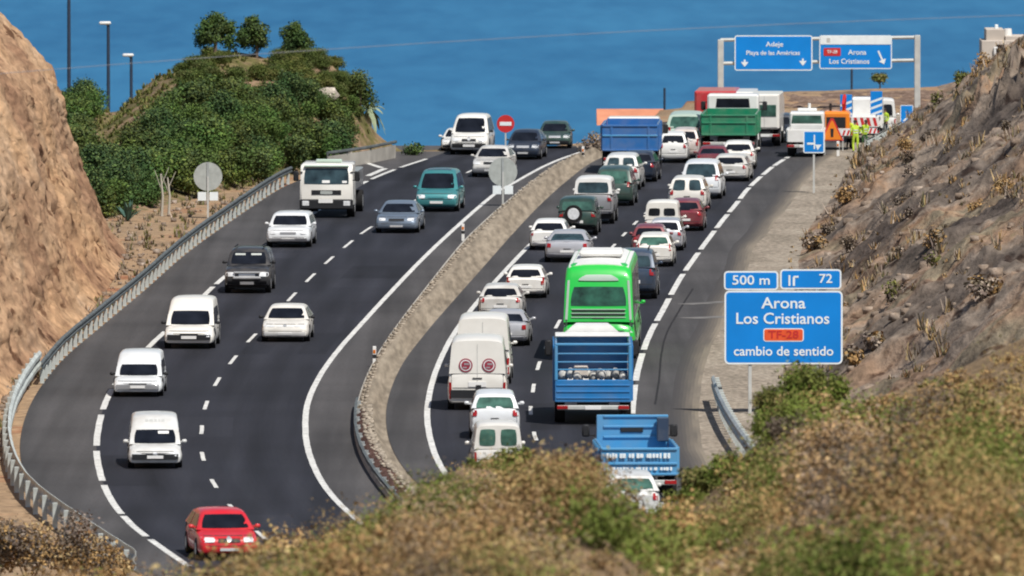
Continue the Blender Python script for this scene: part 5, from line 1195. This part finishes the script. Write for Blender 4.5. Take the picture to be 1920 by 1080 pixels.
# ================================================================== PEOPLE
def skin_body(name, parent, J, edges, rad, rootv, mats, zones):
    me = bpy.data.meshes.new(name); me.from_pydata(J, edges, []); o = bpy.data.objects.new(name, me); COL.objects.link(o)
    md = o.modifiers.new('skin', 'SKIN'); sv = me.skin_vertices[0].data
    for i, r_ in enumerate(rad): sv[i].radius = r_ if isinstance(r_, tuple) else (r_, r_); sv[i].use_root = (i == rootv)
    ss = o.modifiers.new('sub', 'SUBSURF'); ss.levels = 2; ss.render_levels = 2
    dg = bpy.context.evaluated_depsgraph_get(); nm = bpy.data.meshes.new_from_object(o.evaluated_get(dg)); o.modifiers.clear(); o.data = nm; nm.name = name
    nm.materials.clear()
    for m_ in mats: nm.materials.append(m_)
    for p_ in nm.polygons:
        p_.material_index = zones(p_.center); p_.use_smooth = True
    o.parent = parent; return o
def person(label, loc, rz, trousers, lean=0.0, arms=(0.1, -.1), H=1.72, stride=.12):
    e = empty('person', label, 'person', loc, rz, 'road workers in yellow high visibility clothing'); k = H / 1.75
    P = lambda x, y, z: (x * k, (y - lean * max(0, z - .95)) * k, z * k)
    J = [P(0, 0, .98), P(0, .0, 1.18), P(0, 0, 1.38), P(0, 0, 1.48), P(0, -.02, 1.60), P(0, -.03, 1.70),
         P(.10, 0, .92), P(.12, -stride * .5, .50), P(.12, stride * .3 - .02, .09), P(.13, stride * .3 - .16, .04),
         P(-.10, 0, .92), P(-.12, stride * .4 - .04, .50), P(-.12, stride, .09), P(-.13, stride - .14, .04),
         P(.19, 0, 1.40), P(.26, arms[0] * .4, 1.14), P(.26 - .02, -.18 + arms[0], .92 + abs(arms[0])), P(.25, -.25 + arms[0], .86 + abs(arms[0])),
         P(-.19, 0, 1.40), P(-.26, arms[1] * .4, 1.14), P(-.25, -.18 + arms[1], .92 + abs(arms[1])), P(-.25, -.25 + arms[1], .86 + abs(arms[1]))]
    E = [(0, 1), (1, 2), (2, 3), (3, 4), (4, 5), (0, 6), (6, 7), (7, 8), (8, 9), (0, 10), (10, 11), (11, 12), (12, 13), (2, 14), (14, 15), (15, 16), (16, 17), (2, 18), (18, 19), (19, 20), (20, 21)]
    rad = [(.16, .11), (.155, .11), (.17, .11), .06, .095, .08, .095, .068, .048, .04, .095, .068, .048, .04, .062, .05, .036, .034, .062, .05, .036, .034]
    rad = [tuple(q * k for q in r_) if isinstance(r_, tuple) else r_ * k for r_ in rad]
    def zone(c):
        z = c.z / k
        if z > 1.50: return 0
        if abs(c.x) > .2 * k and z < .98 + max(abs(arms[0]), abs(arms[1])) and z > .8 and c.y < -.12: return 0
        return 1 if z > .93 or (abs(c.x) > .2 * k and z > .8) else (3 if z < .1 else 2)
    skin_body('body', e, J, E, rad, 0, [M['skin'], M['hivis'], trousers, M['black']], zone)
    hy_ = (-.03 - lean * .75) * k
    mb = MB(); R = []
    for a in np.linspace(0, math.pi / 2, 5): R.append([(math.cos(t_) * .115 * k * math.cos(a), hy_ + .012 + math.sin(t_) * .125 * k * math.cos(a), (1.665 + .115 * math.sin(a)) * k) for t_ in np.linspace(0, 2 * math.pi, 13)[:-1]])
    mb.rings(R).build('hair', M['hair'], e, 60)
    mb = MB()
    for sx in (-1, 1): mb.box((sx * .035 * k, hy_ - .098 * k, 1.645 * k), (.022, .014, .012))
    mb.build('eyes', M['black'], e); MB().box((0, hy_ - .105 * k, 1.615 * k), (.026, .03, .045), .008).build('nose', M['skin'], e)
    MB().box((0, hy_ - .096 * k, 1.575 * k), (.05, .012, .012)).build('mouth', M['logored'], e)
    bands = MB()
    for z in (1.06, 1.20): bands.rings([[(math.cos(t_) * .178 * k, -lean * (z - .95) * k + math.sin(t_) * .128 * k, zz * k) for t_ in np.linspace(0, 2 * math.pi, 17)[:-1]] for zz in (z, z + .05)], True, False)
    bands.build('reflective_band', M['lamp'], e, 40)
    for sx, a in ((1, arms[0]), (-1, arms[1])):                        # fingers closing from each palm
        h0 = Vector(((.25 if sx > 0 else -.25) * k, (-.25 + a) * k, (.86 + abs(a)) * k)); mb = MB()
        for f in range(4): mb.cyl(h0 + Vector(((f - 1.5) * .018, -.01, -.02)), h0 + Vector(((f - 1.5) * .02, -.035, -.085 - .008 * (f in (1, 2)))), .009, .007, 5)
        mb.cyl(h0 + Vector((-sx * .035, -.01, 0)), h0 + Vector((-sx * .055, -.03, -.045)), .010, .008, 5)
        mb.build('fingers', M['skin'], e)
    return e
person('road worker in full yellow high visibility suit standing nearest on the verge', ground(1604, 286), math.pi + .3, M['hivis'], .05, (.05, -.12), 1.50)
person('road worker in yellow top and green trousers just right of the one in full yellow', ground(1621, 281), .5, M['greenwork'], .22, (.2, .12), 1.40)
person('road worker in yellow bending beside the back of the arrow board lorry', ground(1642, 258), .3, M['navy'], .35, (.2, .15), 1.40)
person('road worker in yellow vest and navy trousers left of the arrow board lorry', ground(1592, 279), 2.6, M['navy'], .05, (-.1, .1), 1.45)
person('road worker in yellow rightmost of the group by the white rail end', ground(1660, 256), -.6, M['navy'], .1, (.05, .0), 1.36)

# ================================================================== SIGNS, RAILS, POSTS
def textmesh(name, s, size, mat, parent, loc, align='CENTER', bold=.012, sx=1.0):
    cu = bpy.data.curves.new('lettering', 'FONT'); cu.body = s; cu.size = size; cu.align_x = align; cu.align_y = 'CENTER'; cu.extrude = .004; cu.offset = bold * size; cu.resolution_u = 3
    o = bpy.data.objects.new('lettering', cu); COL.objects.link(o); dg = bpy.context.evaluated_depsgraph_get(); dg.update()
    me = bpy.data.meshes.new_from_object(o.evaluated_get(dg)); bpy.data.objects.remove(o); me.name = name
    me.transform(Matrix.Diagonal((sx, 1, 1, 1))); me.transform(Matrix.Rotation(math.pi / 2, 4, 'X'))
    me.materials.clear(); me.materials.append(mat)
    return link(name, me, parent, loc)
def rrect(w_, h_, r_, n=6):
    out = []
    for cx_, cz, a0 in ((w_ / 2 - r_, h_ / 2 - r_, 0), (-w_ / 2 + r_, h_ / 2 - r_, 90), (-w_ / 2 + r_, -h_ / 2 + r_, 180), (w_ / 2 - r_, -h_ / 2 + r_, 270)):
        for k in range(n + 1):
            a = math.radians(a0 + 90 * k / n); out.append((cx_ + math.cos(a) * r_, cz + math.sin(a) * r_))
    return out
def plate(parent, name, cx_, cz, w_, h_, y, rim=.045, face=None, edge=None, r_=.1):
    a = [(x + cx_, z + cz) for x, z in rrect(w_, h_, r_)]
    b = [(x + cx_, z + cz) for x, z in rrect(w_ - 2 * rim, h_ - 2 * rim, max(.01, r_ - rim))]
    n = len(a)
    o = MB().add([(x, y, z) for x, z in a] + [(x, y + .03, z) for x, z in a], [tuple(range(n)), tuple(range(n, 2 * n))[::-1]] + [(i, (i + 1) % n, n + (i + 1) % n, n + i) for i in range(n)]).build(name, edge or M['signwhite'], parent)
    MB().add([(x, y - .004, z) for x, z in b] + [(x, y + .002, z) for x, z in b], [tuple(range(n)), tuple(range(n, 2 * n))[::-1]] + [(i, (i + 1) % n, n + (i + 1) % n, n + i) for i in range(n)]).build('face', face or M['signblue'], o)
    return o
# big exit sign
P = ground(1469, 776); sc_ = F / P.y; e = empty('road_sign', 'large blue exit sign reading Arona and Los Cristianos with two small panels on top', 'sign', P)
Z = lambda y: at(1469, y, P.y).z
X = lambda x: (x - 1469) / sc_
zc = (Z(545) + Z(683)) / 2; hh = Z(545) - Z(683); main = plate(e, 'main_panel', 0, zc, 222 / sc_, hh, 0, .055, r_=.16)
pa = plate(e, 'distance_panel', X(1408), (Z(508) + Z(544)) / 2, 102 / sc_, (Z(508) - Z(543.5)), 0, .05, r_=.12)
pb = plate(e, 'exit_panel', X(1520), (Z(505) + Z(542)) / 2, 115 / sc_, (Z(505) - Z(542.5)), 0, .05, r_=.12)
TX = lambda s_, x, y, h, par, mat=M['signwhite'], **k: textmesh('lettering', s_, h, mat, par, (X(x), -.012, Z(y)), **k)
TX('500 m', 1408, 526, .42, pa, sx=1.15); TX('72', 1548, 523, .40, pb, sx=1.1)
TX('Arona', 1469, 569, .50, main, sx=1.1); TX('Los Cristianos', 1467, 598, .50, main, sx=1.03); TX('cambio de sentido', 1469, 659, .42, main, sx=1.02)
ro = plate(main, 'route_shield', 0, Z(628), 76 / sc_, 25 / sc_ * 1.0, -.010, .03, M['signorange'], M['signwhite'], r_=.09)
textmesh('route_number', 'TF-28', .34, M['signred'], main, (0, -.022, Z(628)), sx=1.2)
mb = MB(); x0, z0 = X(1487), Z(526)
mb.box((x0 - .12, -.012, z0), (.06, .008, .34)).box((x0 + .02, -.012, z0 - .03), (.07, .008, .28)).box((x0 + .09, -.0125, z0 + .12), (.16, .008, .06)).build('exit_symbol', M['signwhite'], pb)
for px_ in (1406, 1532):
    mb = MB(); mb.box((X(px_), .10, (Z(508) - .2) / 2 - .1), (.11, .13, Z(508)), .01); mb.build('post', M['polegrey'], e)
# gantry
gY = 662.0; s2 = F / gY; e = empty('sign_gantry', 'pale steel gantry carrying two blue direction signs across the road', 'gantry', (at(1535, 200, gY).x, gY, 0))
GX = lambda x: (x - 1535) / s2
GZ = lambda y: at(1535, y, gY).z
for px_, y in ((1351, 74), (1720, 66)): B(e, 'post', (GX(px_), 0, GZ(y) / 2 - .4), (.30, .30, GZ(y) + .8), M['polegrey'], .02)
for y0, y1 in ((75, 70), (119, 113)):
    a, b = Vector((GX(1351), 0, GZ(y0))), Vector((GX(1720), 0, GZ(y1))); MB().cyl(a, b, .09, n=8).build('beam', M['polegrey'], e, 40)
g1 = plate(e, 'direction_panel', GX(1450), (GZ(66) + GZ(132)) / 2, 146 / s2, 66 / s2, -.22, .055, r_=.12)
g2 = plate(e, 'exit_direction_panel', GX(1604), (GZ(66) + GZ(129)) / 2, 136 / s2, 63 / s2, -.22, .05, r_=.10)
GT = lambda s_, x, y, h, par, mat=M['signwhite'], **k: textmesh('lettering', s_, h, mat, par, (GX(x), -.235, GZ(y)), **k)
GT('Adeje', 1452, 83, .34, g1, sx=1.1); GT('Playa de las Américas', 1449, 99, .31, g1, sx=1.02)
B(g2, 'white_strip', (GX(1604), -.235, GZ(75)), (132 / s2, .012, 16 / s2), M['signwhite'], 0)
GT('72', 1653, 75, .28, g2, M['polegrey']); GT('Arona', 1607, 98, .36, g2); GT('Los Cristianos', 1592, 115, .36, g2, sx=.98)
rs_ = plate(g2, 'route_shield', GX(1560), GZ(97), 32 / s2, 15 / s2, -.238, .02, M['signred'], M['signred'], r_=.05); GT('TF-28', 1560, 97, .22, rs_).location.y = -.25
B(g2, 'exit_symbol', (GX(1553), -.245, GZ(75)), (.18, .01, .22), M['polegrey'], 0)
def arrow(parent, x, y, ang, ln, nm='arrow'):
    c = Vector((GX(x), -.236, GZ(y))); d = Vector((math.sin(ang), 0, -math.cos(ang))); s_ = Vector((d.z, 0, -d.x))
    mb = MB(); mb.add([c - d * ln + s_ * .045, c - d * ln - s_ * .045, c - s_ * .045, c + s_ * .045], [(0, 1, 2, 3)])
    mb.add([c + s_ * .19 - Vector((0, .001, 0)), c - s_ * .19 - Vector((0, .001, 0)), c + d * .24 - Vector((0, .001, 0))], [(0, 1, 2)]); mb.build(nm, M['signwhite'], parent)
arrow(g1, 1396, 116, 0, .12); arrow(g1, 1505, 114, 0, .12); arrow(g2, 1654, 112, .42, .50)
# backs of round signs with two plates below; no-entry sign; blue lane signs
def disc(parent, name, cx_, cz, r_, y, t, mat, n=28): return MB().cyl((cx_, y, cz), (cx_, y + t, cz), r_, n=n).build(name, mat, parent, 40)
def sign_back(x, yb, yc, rpx, yp, label):
    P = ground(x, yb); s_ = F / P.y; e = empty('round_sign', label, 'sign', P); zc = at(x, yc, P.y).z; zp = at(x, yp, P.y).z
    d_ = disc(e, 'sign_back', 0, zc, rpx / s_, .0, .025, M['signback']); B(d_, 'stiffener', (0, -.02, zc), (.10, .03, rpx * 1.96 / s_), M['galv'], 0)
    for sx in (-1, 1): B(e, 'supplementary_plate', (sx * 11 / s_, .01, zp), (16 / s_, .02, 16 / s_), M['signwhite'], 0)
    B(e, 'post', (0, -.03, (zc) / 2), (.075, .05, zc), M['polegrey'], 0); return e
sign_back(390, 408, 331, 27, 368, 'grey back of a round sign on the left verge with two white plates below')
sign_back(943, 386, 322, 27, 356, 'grey back of a round sign on the median with two white plates below')
P = ground(948, 306); e = empty('no_entry_sign', 'red round no entry sign with a white bar above the dark cars', 'sign', P); s_ = F / P.y; zc = at(948, 232, P.y).z
d_ = disc(e, 'sign_plate', 0, zc, 16.5 / s_, 0, .02, M['signred']); B(d_, 'white_bar', (0, -.006, zc), (22 / s_, .01, 7 / s_), M['signwhite'], 0); B(e, 'post', (0, .04, zc / 2), (.07, .05, zc), M['polegrey'], 0)
P = ground(1526, 362); e = empty('lane_sign', 'small square blue lane sign with a white arrow on a tall post at the verge', 'sign', P); s_ = F / P.y; zc = at(1526, 266, P.y).z
f_ = plate(e, 'sign_plate', 0, zc, 40 / s_, 42 / s_, -.02, .05, r_=.08); B(e, 'post', (0, .05, zc / 2), (.085, .06, zc), M['polegrey'], 0)
B(f_, 'arrow', (.02, -.032, zc), (.06, .01, .62), M['signwhite'], 0); MB().add([(.05, -.033, zc - .12), (.33, -.033, zc - .12), (.16, -.033, zc - .36)], [(0, 1, 2)]).add([(-.3, -.0335, zc - .12), (.06, -.0335, zc - .12), (.06, -.0335, zc - .03), (-.3, -.0335, zc - .03)], [(0, 1, 2, 3)]).build('arrow_branch', M['signwhite'], f_)
P = ground(1700, 250); P.z = max(0, slope_h(P.x, P.y)); e = empty('lane_sign', 'small far blue sign on the slope below the right gantry post', 'sign', P); s_ = F / P.y; zc = at(1700, 214, P.y).z - P.z
f_ = plate(e, 'sign_plate', 0, zc, 24 / s_, 34 / s_, -.02, .03, r_=.05); B(e, 'post', (0, .04, zc / 2), (.07, .05, zc), M['polegrey'], 0)
prism([(-.2, zc - .34), (-.1, zc - .34), (.2, zc - .02), (.1, zc - .02)], .008, 'stripe', M['signwhite'], f_, -.032)
# guard rails
def rail(name, label, path, ya, yb, mat, pmat, h=.75, spacing=4.0, facing=1, dx=0.0, deep=.31, posts_back=.12, low=False):
    ys_ = np.arange(ya, yb, .6); base = Vector((xat(path, (ya + yb) / 2) + dx, (ya + yb) / 2, 0)); e = empty(name, label, 'guard rail', base)
    prof = [(.0, 0), (.07, .04), (.075, .10), (.02, .135), (.02, .175), (.075, .21), (.07, .27), (0, .31)]
    prof = [(a, b * deep / .31) for a, b in prof]; R = []
    for y in ys_:
        x = xat(path, y) + dx + nz(y * .3, 9) * .02; dip = 0
        R.append([(x + facing * a - base.x, y - base.y, h - deep + b - dip) for a, b in prof] + [(x + facing * (a - .02) - base.x, y - base.y, h - deep + b - dip) for a, b in prof[::-1]])
    MB().rings(R).build('beam', mat, e, 30)
    y = ya + .5
    pm_ = None
    while y < yb:
        x = xat(path, y) + dx - facing * posts_back
        if pm_ is None: pm_ = MB().box((0, 0, (h - (deep if low else .12)) / 2), (.14, .12, h - (deep if low else .04)), .01).box((facing * posts_back * .55, 0, h - deep / 2), (posts_back, .1, .16)).mesh('post', pmat)
        link('post', pm_, e, (x - base.x, y - base.y, 0)); y += spacing
    return e
rail('guard_rail', 'long guard rail with dark top and pale posts along the left verge', W['rail'], 430, 578, M['raildark'], M['railpale'], .74, 2.6, 1, -.05, .28, -.02, True)
rail('guard_rail', 'pale wide guard rail at the lower left bend of the left carriageway', W['rail'], 345, 436, M['railpale'], M['railpale'], .80, 3.0, 1, -.35, .62)
rightrail = [at(1318, 760, ground(0, 742).y), ]
RR = wpath([(1327, 715), (1330, 745), (1342, 785), (1365, 830), (1395, 875), (1430, 930)])
rail('guard_rail', 'ribbed grey guard rail below the big exit sign', RR, min(q.y for q in RR) + 1, ground(0, 752).y, M['galv'], M['railpale'], .85, 1.3, -1, .10, .42)
rail('guard_rail', 'pale guard rail end beside the road workers', [Vector((ground(1625, 285).x, ground(0, 285).y, 0)), Vector((ground(1700, 245).x, ground(0, 245).y, 0))], ground(0, 284).y, ground(0, 248).y, M['railpale'], M['railpale'], .6, 4.0, -1, 0)
mr_ = [Vector((xat(W['med_l'], y) + .02, y, 0)) for y in np.arange(346, 424, 1.0)]
rail('guard_rail', 'thin dark guard rail along the near end of the median strip', mr_, 347, 418, M['raildark'], M['galv'], .34, 4.0, -1, .05, .13)
# delineators
def delineator(x, y, label):
    P = ground(x, y); e = empty('delineator_post', label, 'road marker', P, 0, 'small white delineator posts')
    B(e, 'post', (0, 0, .35), (.12, .06, .7), M['white'], .01); B(e, 'reflector', (0, -.035, .52), (.08, .012, .12), M['amber'], 0); B(e, 'band', (0, -.0335, .36), (.122, .01, .12), M['black'], 0)
delineator(868, 452, 'white delineator on the median left of the white hatchback pair'); delineator(702, 688, 'white delineator at the middle of the median bend'); delineator(1093, 303, 'white delineator at the far end of the median beside the dry bush'); delineator(1571, 293, 'white marker post beside the trailer at the verge')
# parapet wall of the culvert at the crest
pw = [ground(a, b) for a, b in ((614, 318), (650, 313), (695, 306), (742, 296))]
e = empty('parapet_wall', 'curved pale parapet wall with a dark handrail by the slip road', 'wall', Vector((pw[1].x, pw[1].y, 0)))
mb = MB(); R = []
for p_ in pw: R.append([(p_.x - pw[1].x + a, p_.y - pw[1].y, z) for a, z in ((0, -.1), (0, .62), (.0, .62), (0, -.1))])
for (a, b) in zip(pw[:-1], pw[1:]):
    u = Vector((a.x - pw[1].x, a.y - pw[1].y, 0)); v = Vector((b.x - pw[1].x, b.y - pw[1].y, 0)); nn = Vector((0, .2, 0))
    mb.add([u + Vector((0, 0, -.1)), v + Vector((0, 0, -.1)), v + Vector((0, 0, .60)), u + Vector((0, 0, .60)), u + nn + Vector((0, 0, -.1)), v + nn + Vector((0, 0, -.1)), v + nn + Vector((0, 0, .60)), u + nn + Vector((0, 0, .60))], [(0, 1, 2, 3), (4, 7, 6, 5), (3, 2, 6, 7), (0, 3, 7, 4), (1, 5, 6, 2)])
mb.build('wall', M['conc'], e)
for (a, b) in zip(pw[:-1], pw[1:]):
    u = Vector((a.x - pw[1].x, a.y - pw[1].y + .1, .74)); v = Vector((b.x - pw[1].x, b.y - pw[1].y + .1, .74)); MB().cyl(u, v, .075, n=6).cyl(u - Vector((0, 0, .2)), u, .04, n=6).build('handrail', M['raildark'], e, 40)
# lamp posts beyond the hill (their road lies lower)
def lamp_post(x, ytop, Y_, hgt, label, head=True):
    T_ = at(x, ytop, Y_); e = empty('street_lamp', label, 'street lamp', (T_.x, Y_, T_.z - hgt), 0, 'dark street lamps against the sea')
    MB().cyl((0, 0, -.5), (0, 0, hgt), .11, .075, 10).build('pole', M['poledark'], e, 40)
    MB().cyl((0, 0, hgt - .03), (-.12, 0, hgt + .05), .05, n=8).build('arm', M['polegrey'], e, 40)
    MB().box((-.16, 0, hgt + .10), (.58, .30, .16), .05).build('lamp_head', M['white'], e, 40)
lamp_post(203, 47, 648, 11, 'middle dark street lamp with a white head left of the hill')
lamp_post(246, 107, 676, 11, 'shortest dark street lamp with a white head, just above the bare flank of the hill')
lamp_post(129, -60, 622, 12, 'tallest dark lamp pole beside the ochre cutting, its head out of view')
for x, y0, y1, lab in ((1246, 165, 215, 'thin dark pole behind the terracotta roof'), (1597, 128, 170, 'thin dark pole under the right gantry panel')):
    T_ = at(x, y0, 690); e = empty('pole', lab, 'pole', (T_.x, 690, T_.z - 4.5)); MB().cyl((0, 0, 0), (0, 0, 4.5), .06, n=8).build('shaft', M['poledark'], e, 40)
# overhead cable
a = at(-60, 143, 300); b = at(980, 70, 300); c = at(2000, 26, 300); mb = MB()
pts = [((1 - t_) ** 2 * a + 2 * t_ * (1 - t_) * (2 * b - (a + c) / 2) + t_ ** 2 * c) for t_ in np.linspace(0, 1, 41)]
mb.tube(pts, [.007] * 41, 5); tag(mb.build('overhead_cable', plain('cable_grey', (.26, .27, .31), .8, .1)), 'thin pale overhead cable crossing in front of the sea', 'cable')
# terracotta-roofed house, grey house, rocks on the hill
P = Vector((at(1182, 215, 672).x, 672, 0)); e = empty('house', 'low house with a long terracotta roof behind the blue dump lorry', 'house', P); s_ = F / 672
zt = at(1182, 207, 672).z; zl = at(1182, 232, 672).z
B(e, 'wall', (0, 2.0, zl / 2 - .6), (112 / s_, 4.2, zl + 1.2), M['plaster'], 0)
MB().rings([[(x, y, z) for y, z in ((-.5, zl - .06), (2.0, zt), (4.5, zl - .06), (2.0, zl - .12))] for x in (-63 / s_, 63 / s_)]).build('roof', M['terracotta'], e)
Yh = 640; P = Vector((at(1880, 140, Yh).x, Yh, at(1880, 150, Yh).z - .5)); s_ = F / Yh; e = empty('house', 'grey pink concrete house with a white roof tank at the top right on the slope', 'house', P)
HZ = lambda y: at(1880, y, Yh).z - P.z
HX = lambda x: (x - 1880) / s_
B(e, 'wall', (HX(1879), 1.5, HZ(76) / 2 - .8), (78 / s_, 3, HZ(76) + 1.6), M['plaster'], .03); B(e, 'upper_wall', (HX(1866), 1.6, (HZ(57) + HZ(76)) / 2), (34 / s_, 2.6, HZ(57) - HZ(76) + .1), M['plaster'], .03)
B(e, 'side_wall', (HX(1905), 1.45, (HZ(70) + HZ(120)) / 2 + .05), (40 / s_, 2.7, HZ(70) - HZ(120)), M['plaster'], .02)
wn = B(e, 'window', (HX(1880), -.02, HZ(90)), (20 / s_, .08, 12 / s_), M['glass'], 0); B(wn, 'window_frame', (HX(1880), -.01, HZ(82.5)), (24 / s_, .10, .06), M['plaster'], 0); B(e, 'awning', (HX(1868), -.08, HZ(96)), (10 / s_, .12, 16 / s_), M['white'], .02)
MB().cyl((HX(1891), 1.2, HZ(71)), (HX(1891), 1.2, HZ(55)), .22, .19, 14).build('roof_tank', M['white'], e, 50); B(e, 'chimney', (HX(1870), 1.3, HZ(54)), (.16, .3, .34), M['signwhite'], .02)
rk = random.Random(2)
for x, y, r_, lab in ((525, 108, .26, 'white boulder beside the small tree on the hilltop'), (612, 118, .34, 'pinkish white boulder at the right end of the hilltop'), (640, 262, .3, 'pale boulder beside the parapet wall'), (508, 116, .2, 'small white stone left of the white boulder on the hilltop'), (341, 178, .12, 'small white stone on the green flank of the hill')):
    Yr = 606 if y < 200 else 602; P = at(x, y, Yr); P.z = max(hill_h(P.x, Yr), 0) + r_ * .8
    me = bpy.data.meshes.new('boulder'); bm = bmesh.new(); bmesh.ops.create_icosphere(bm, subdivisions=2, radius=r_)
    for v in bm.verts: v.co *= 1 + .45 * nz(v.co.x * 5 + x, v.co.y * 5, v.co.z * 5)
    for v in bm.verts: v.co.x *= 1.7
    bm.to_mesh(me); bm.free(); me.materials.append(M['stone']); tag(link('boulder', me, None, P), lab, 'rock')
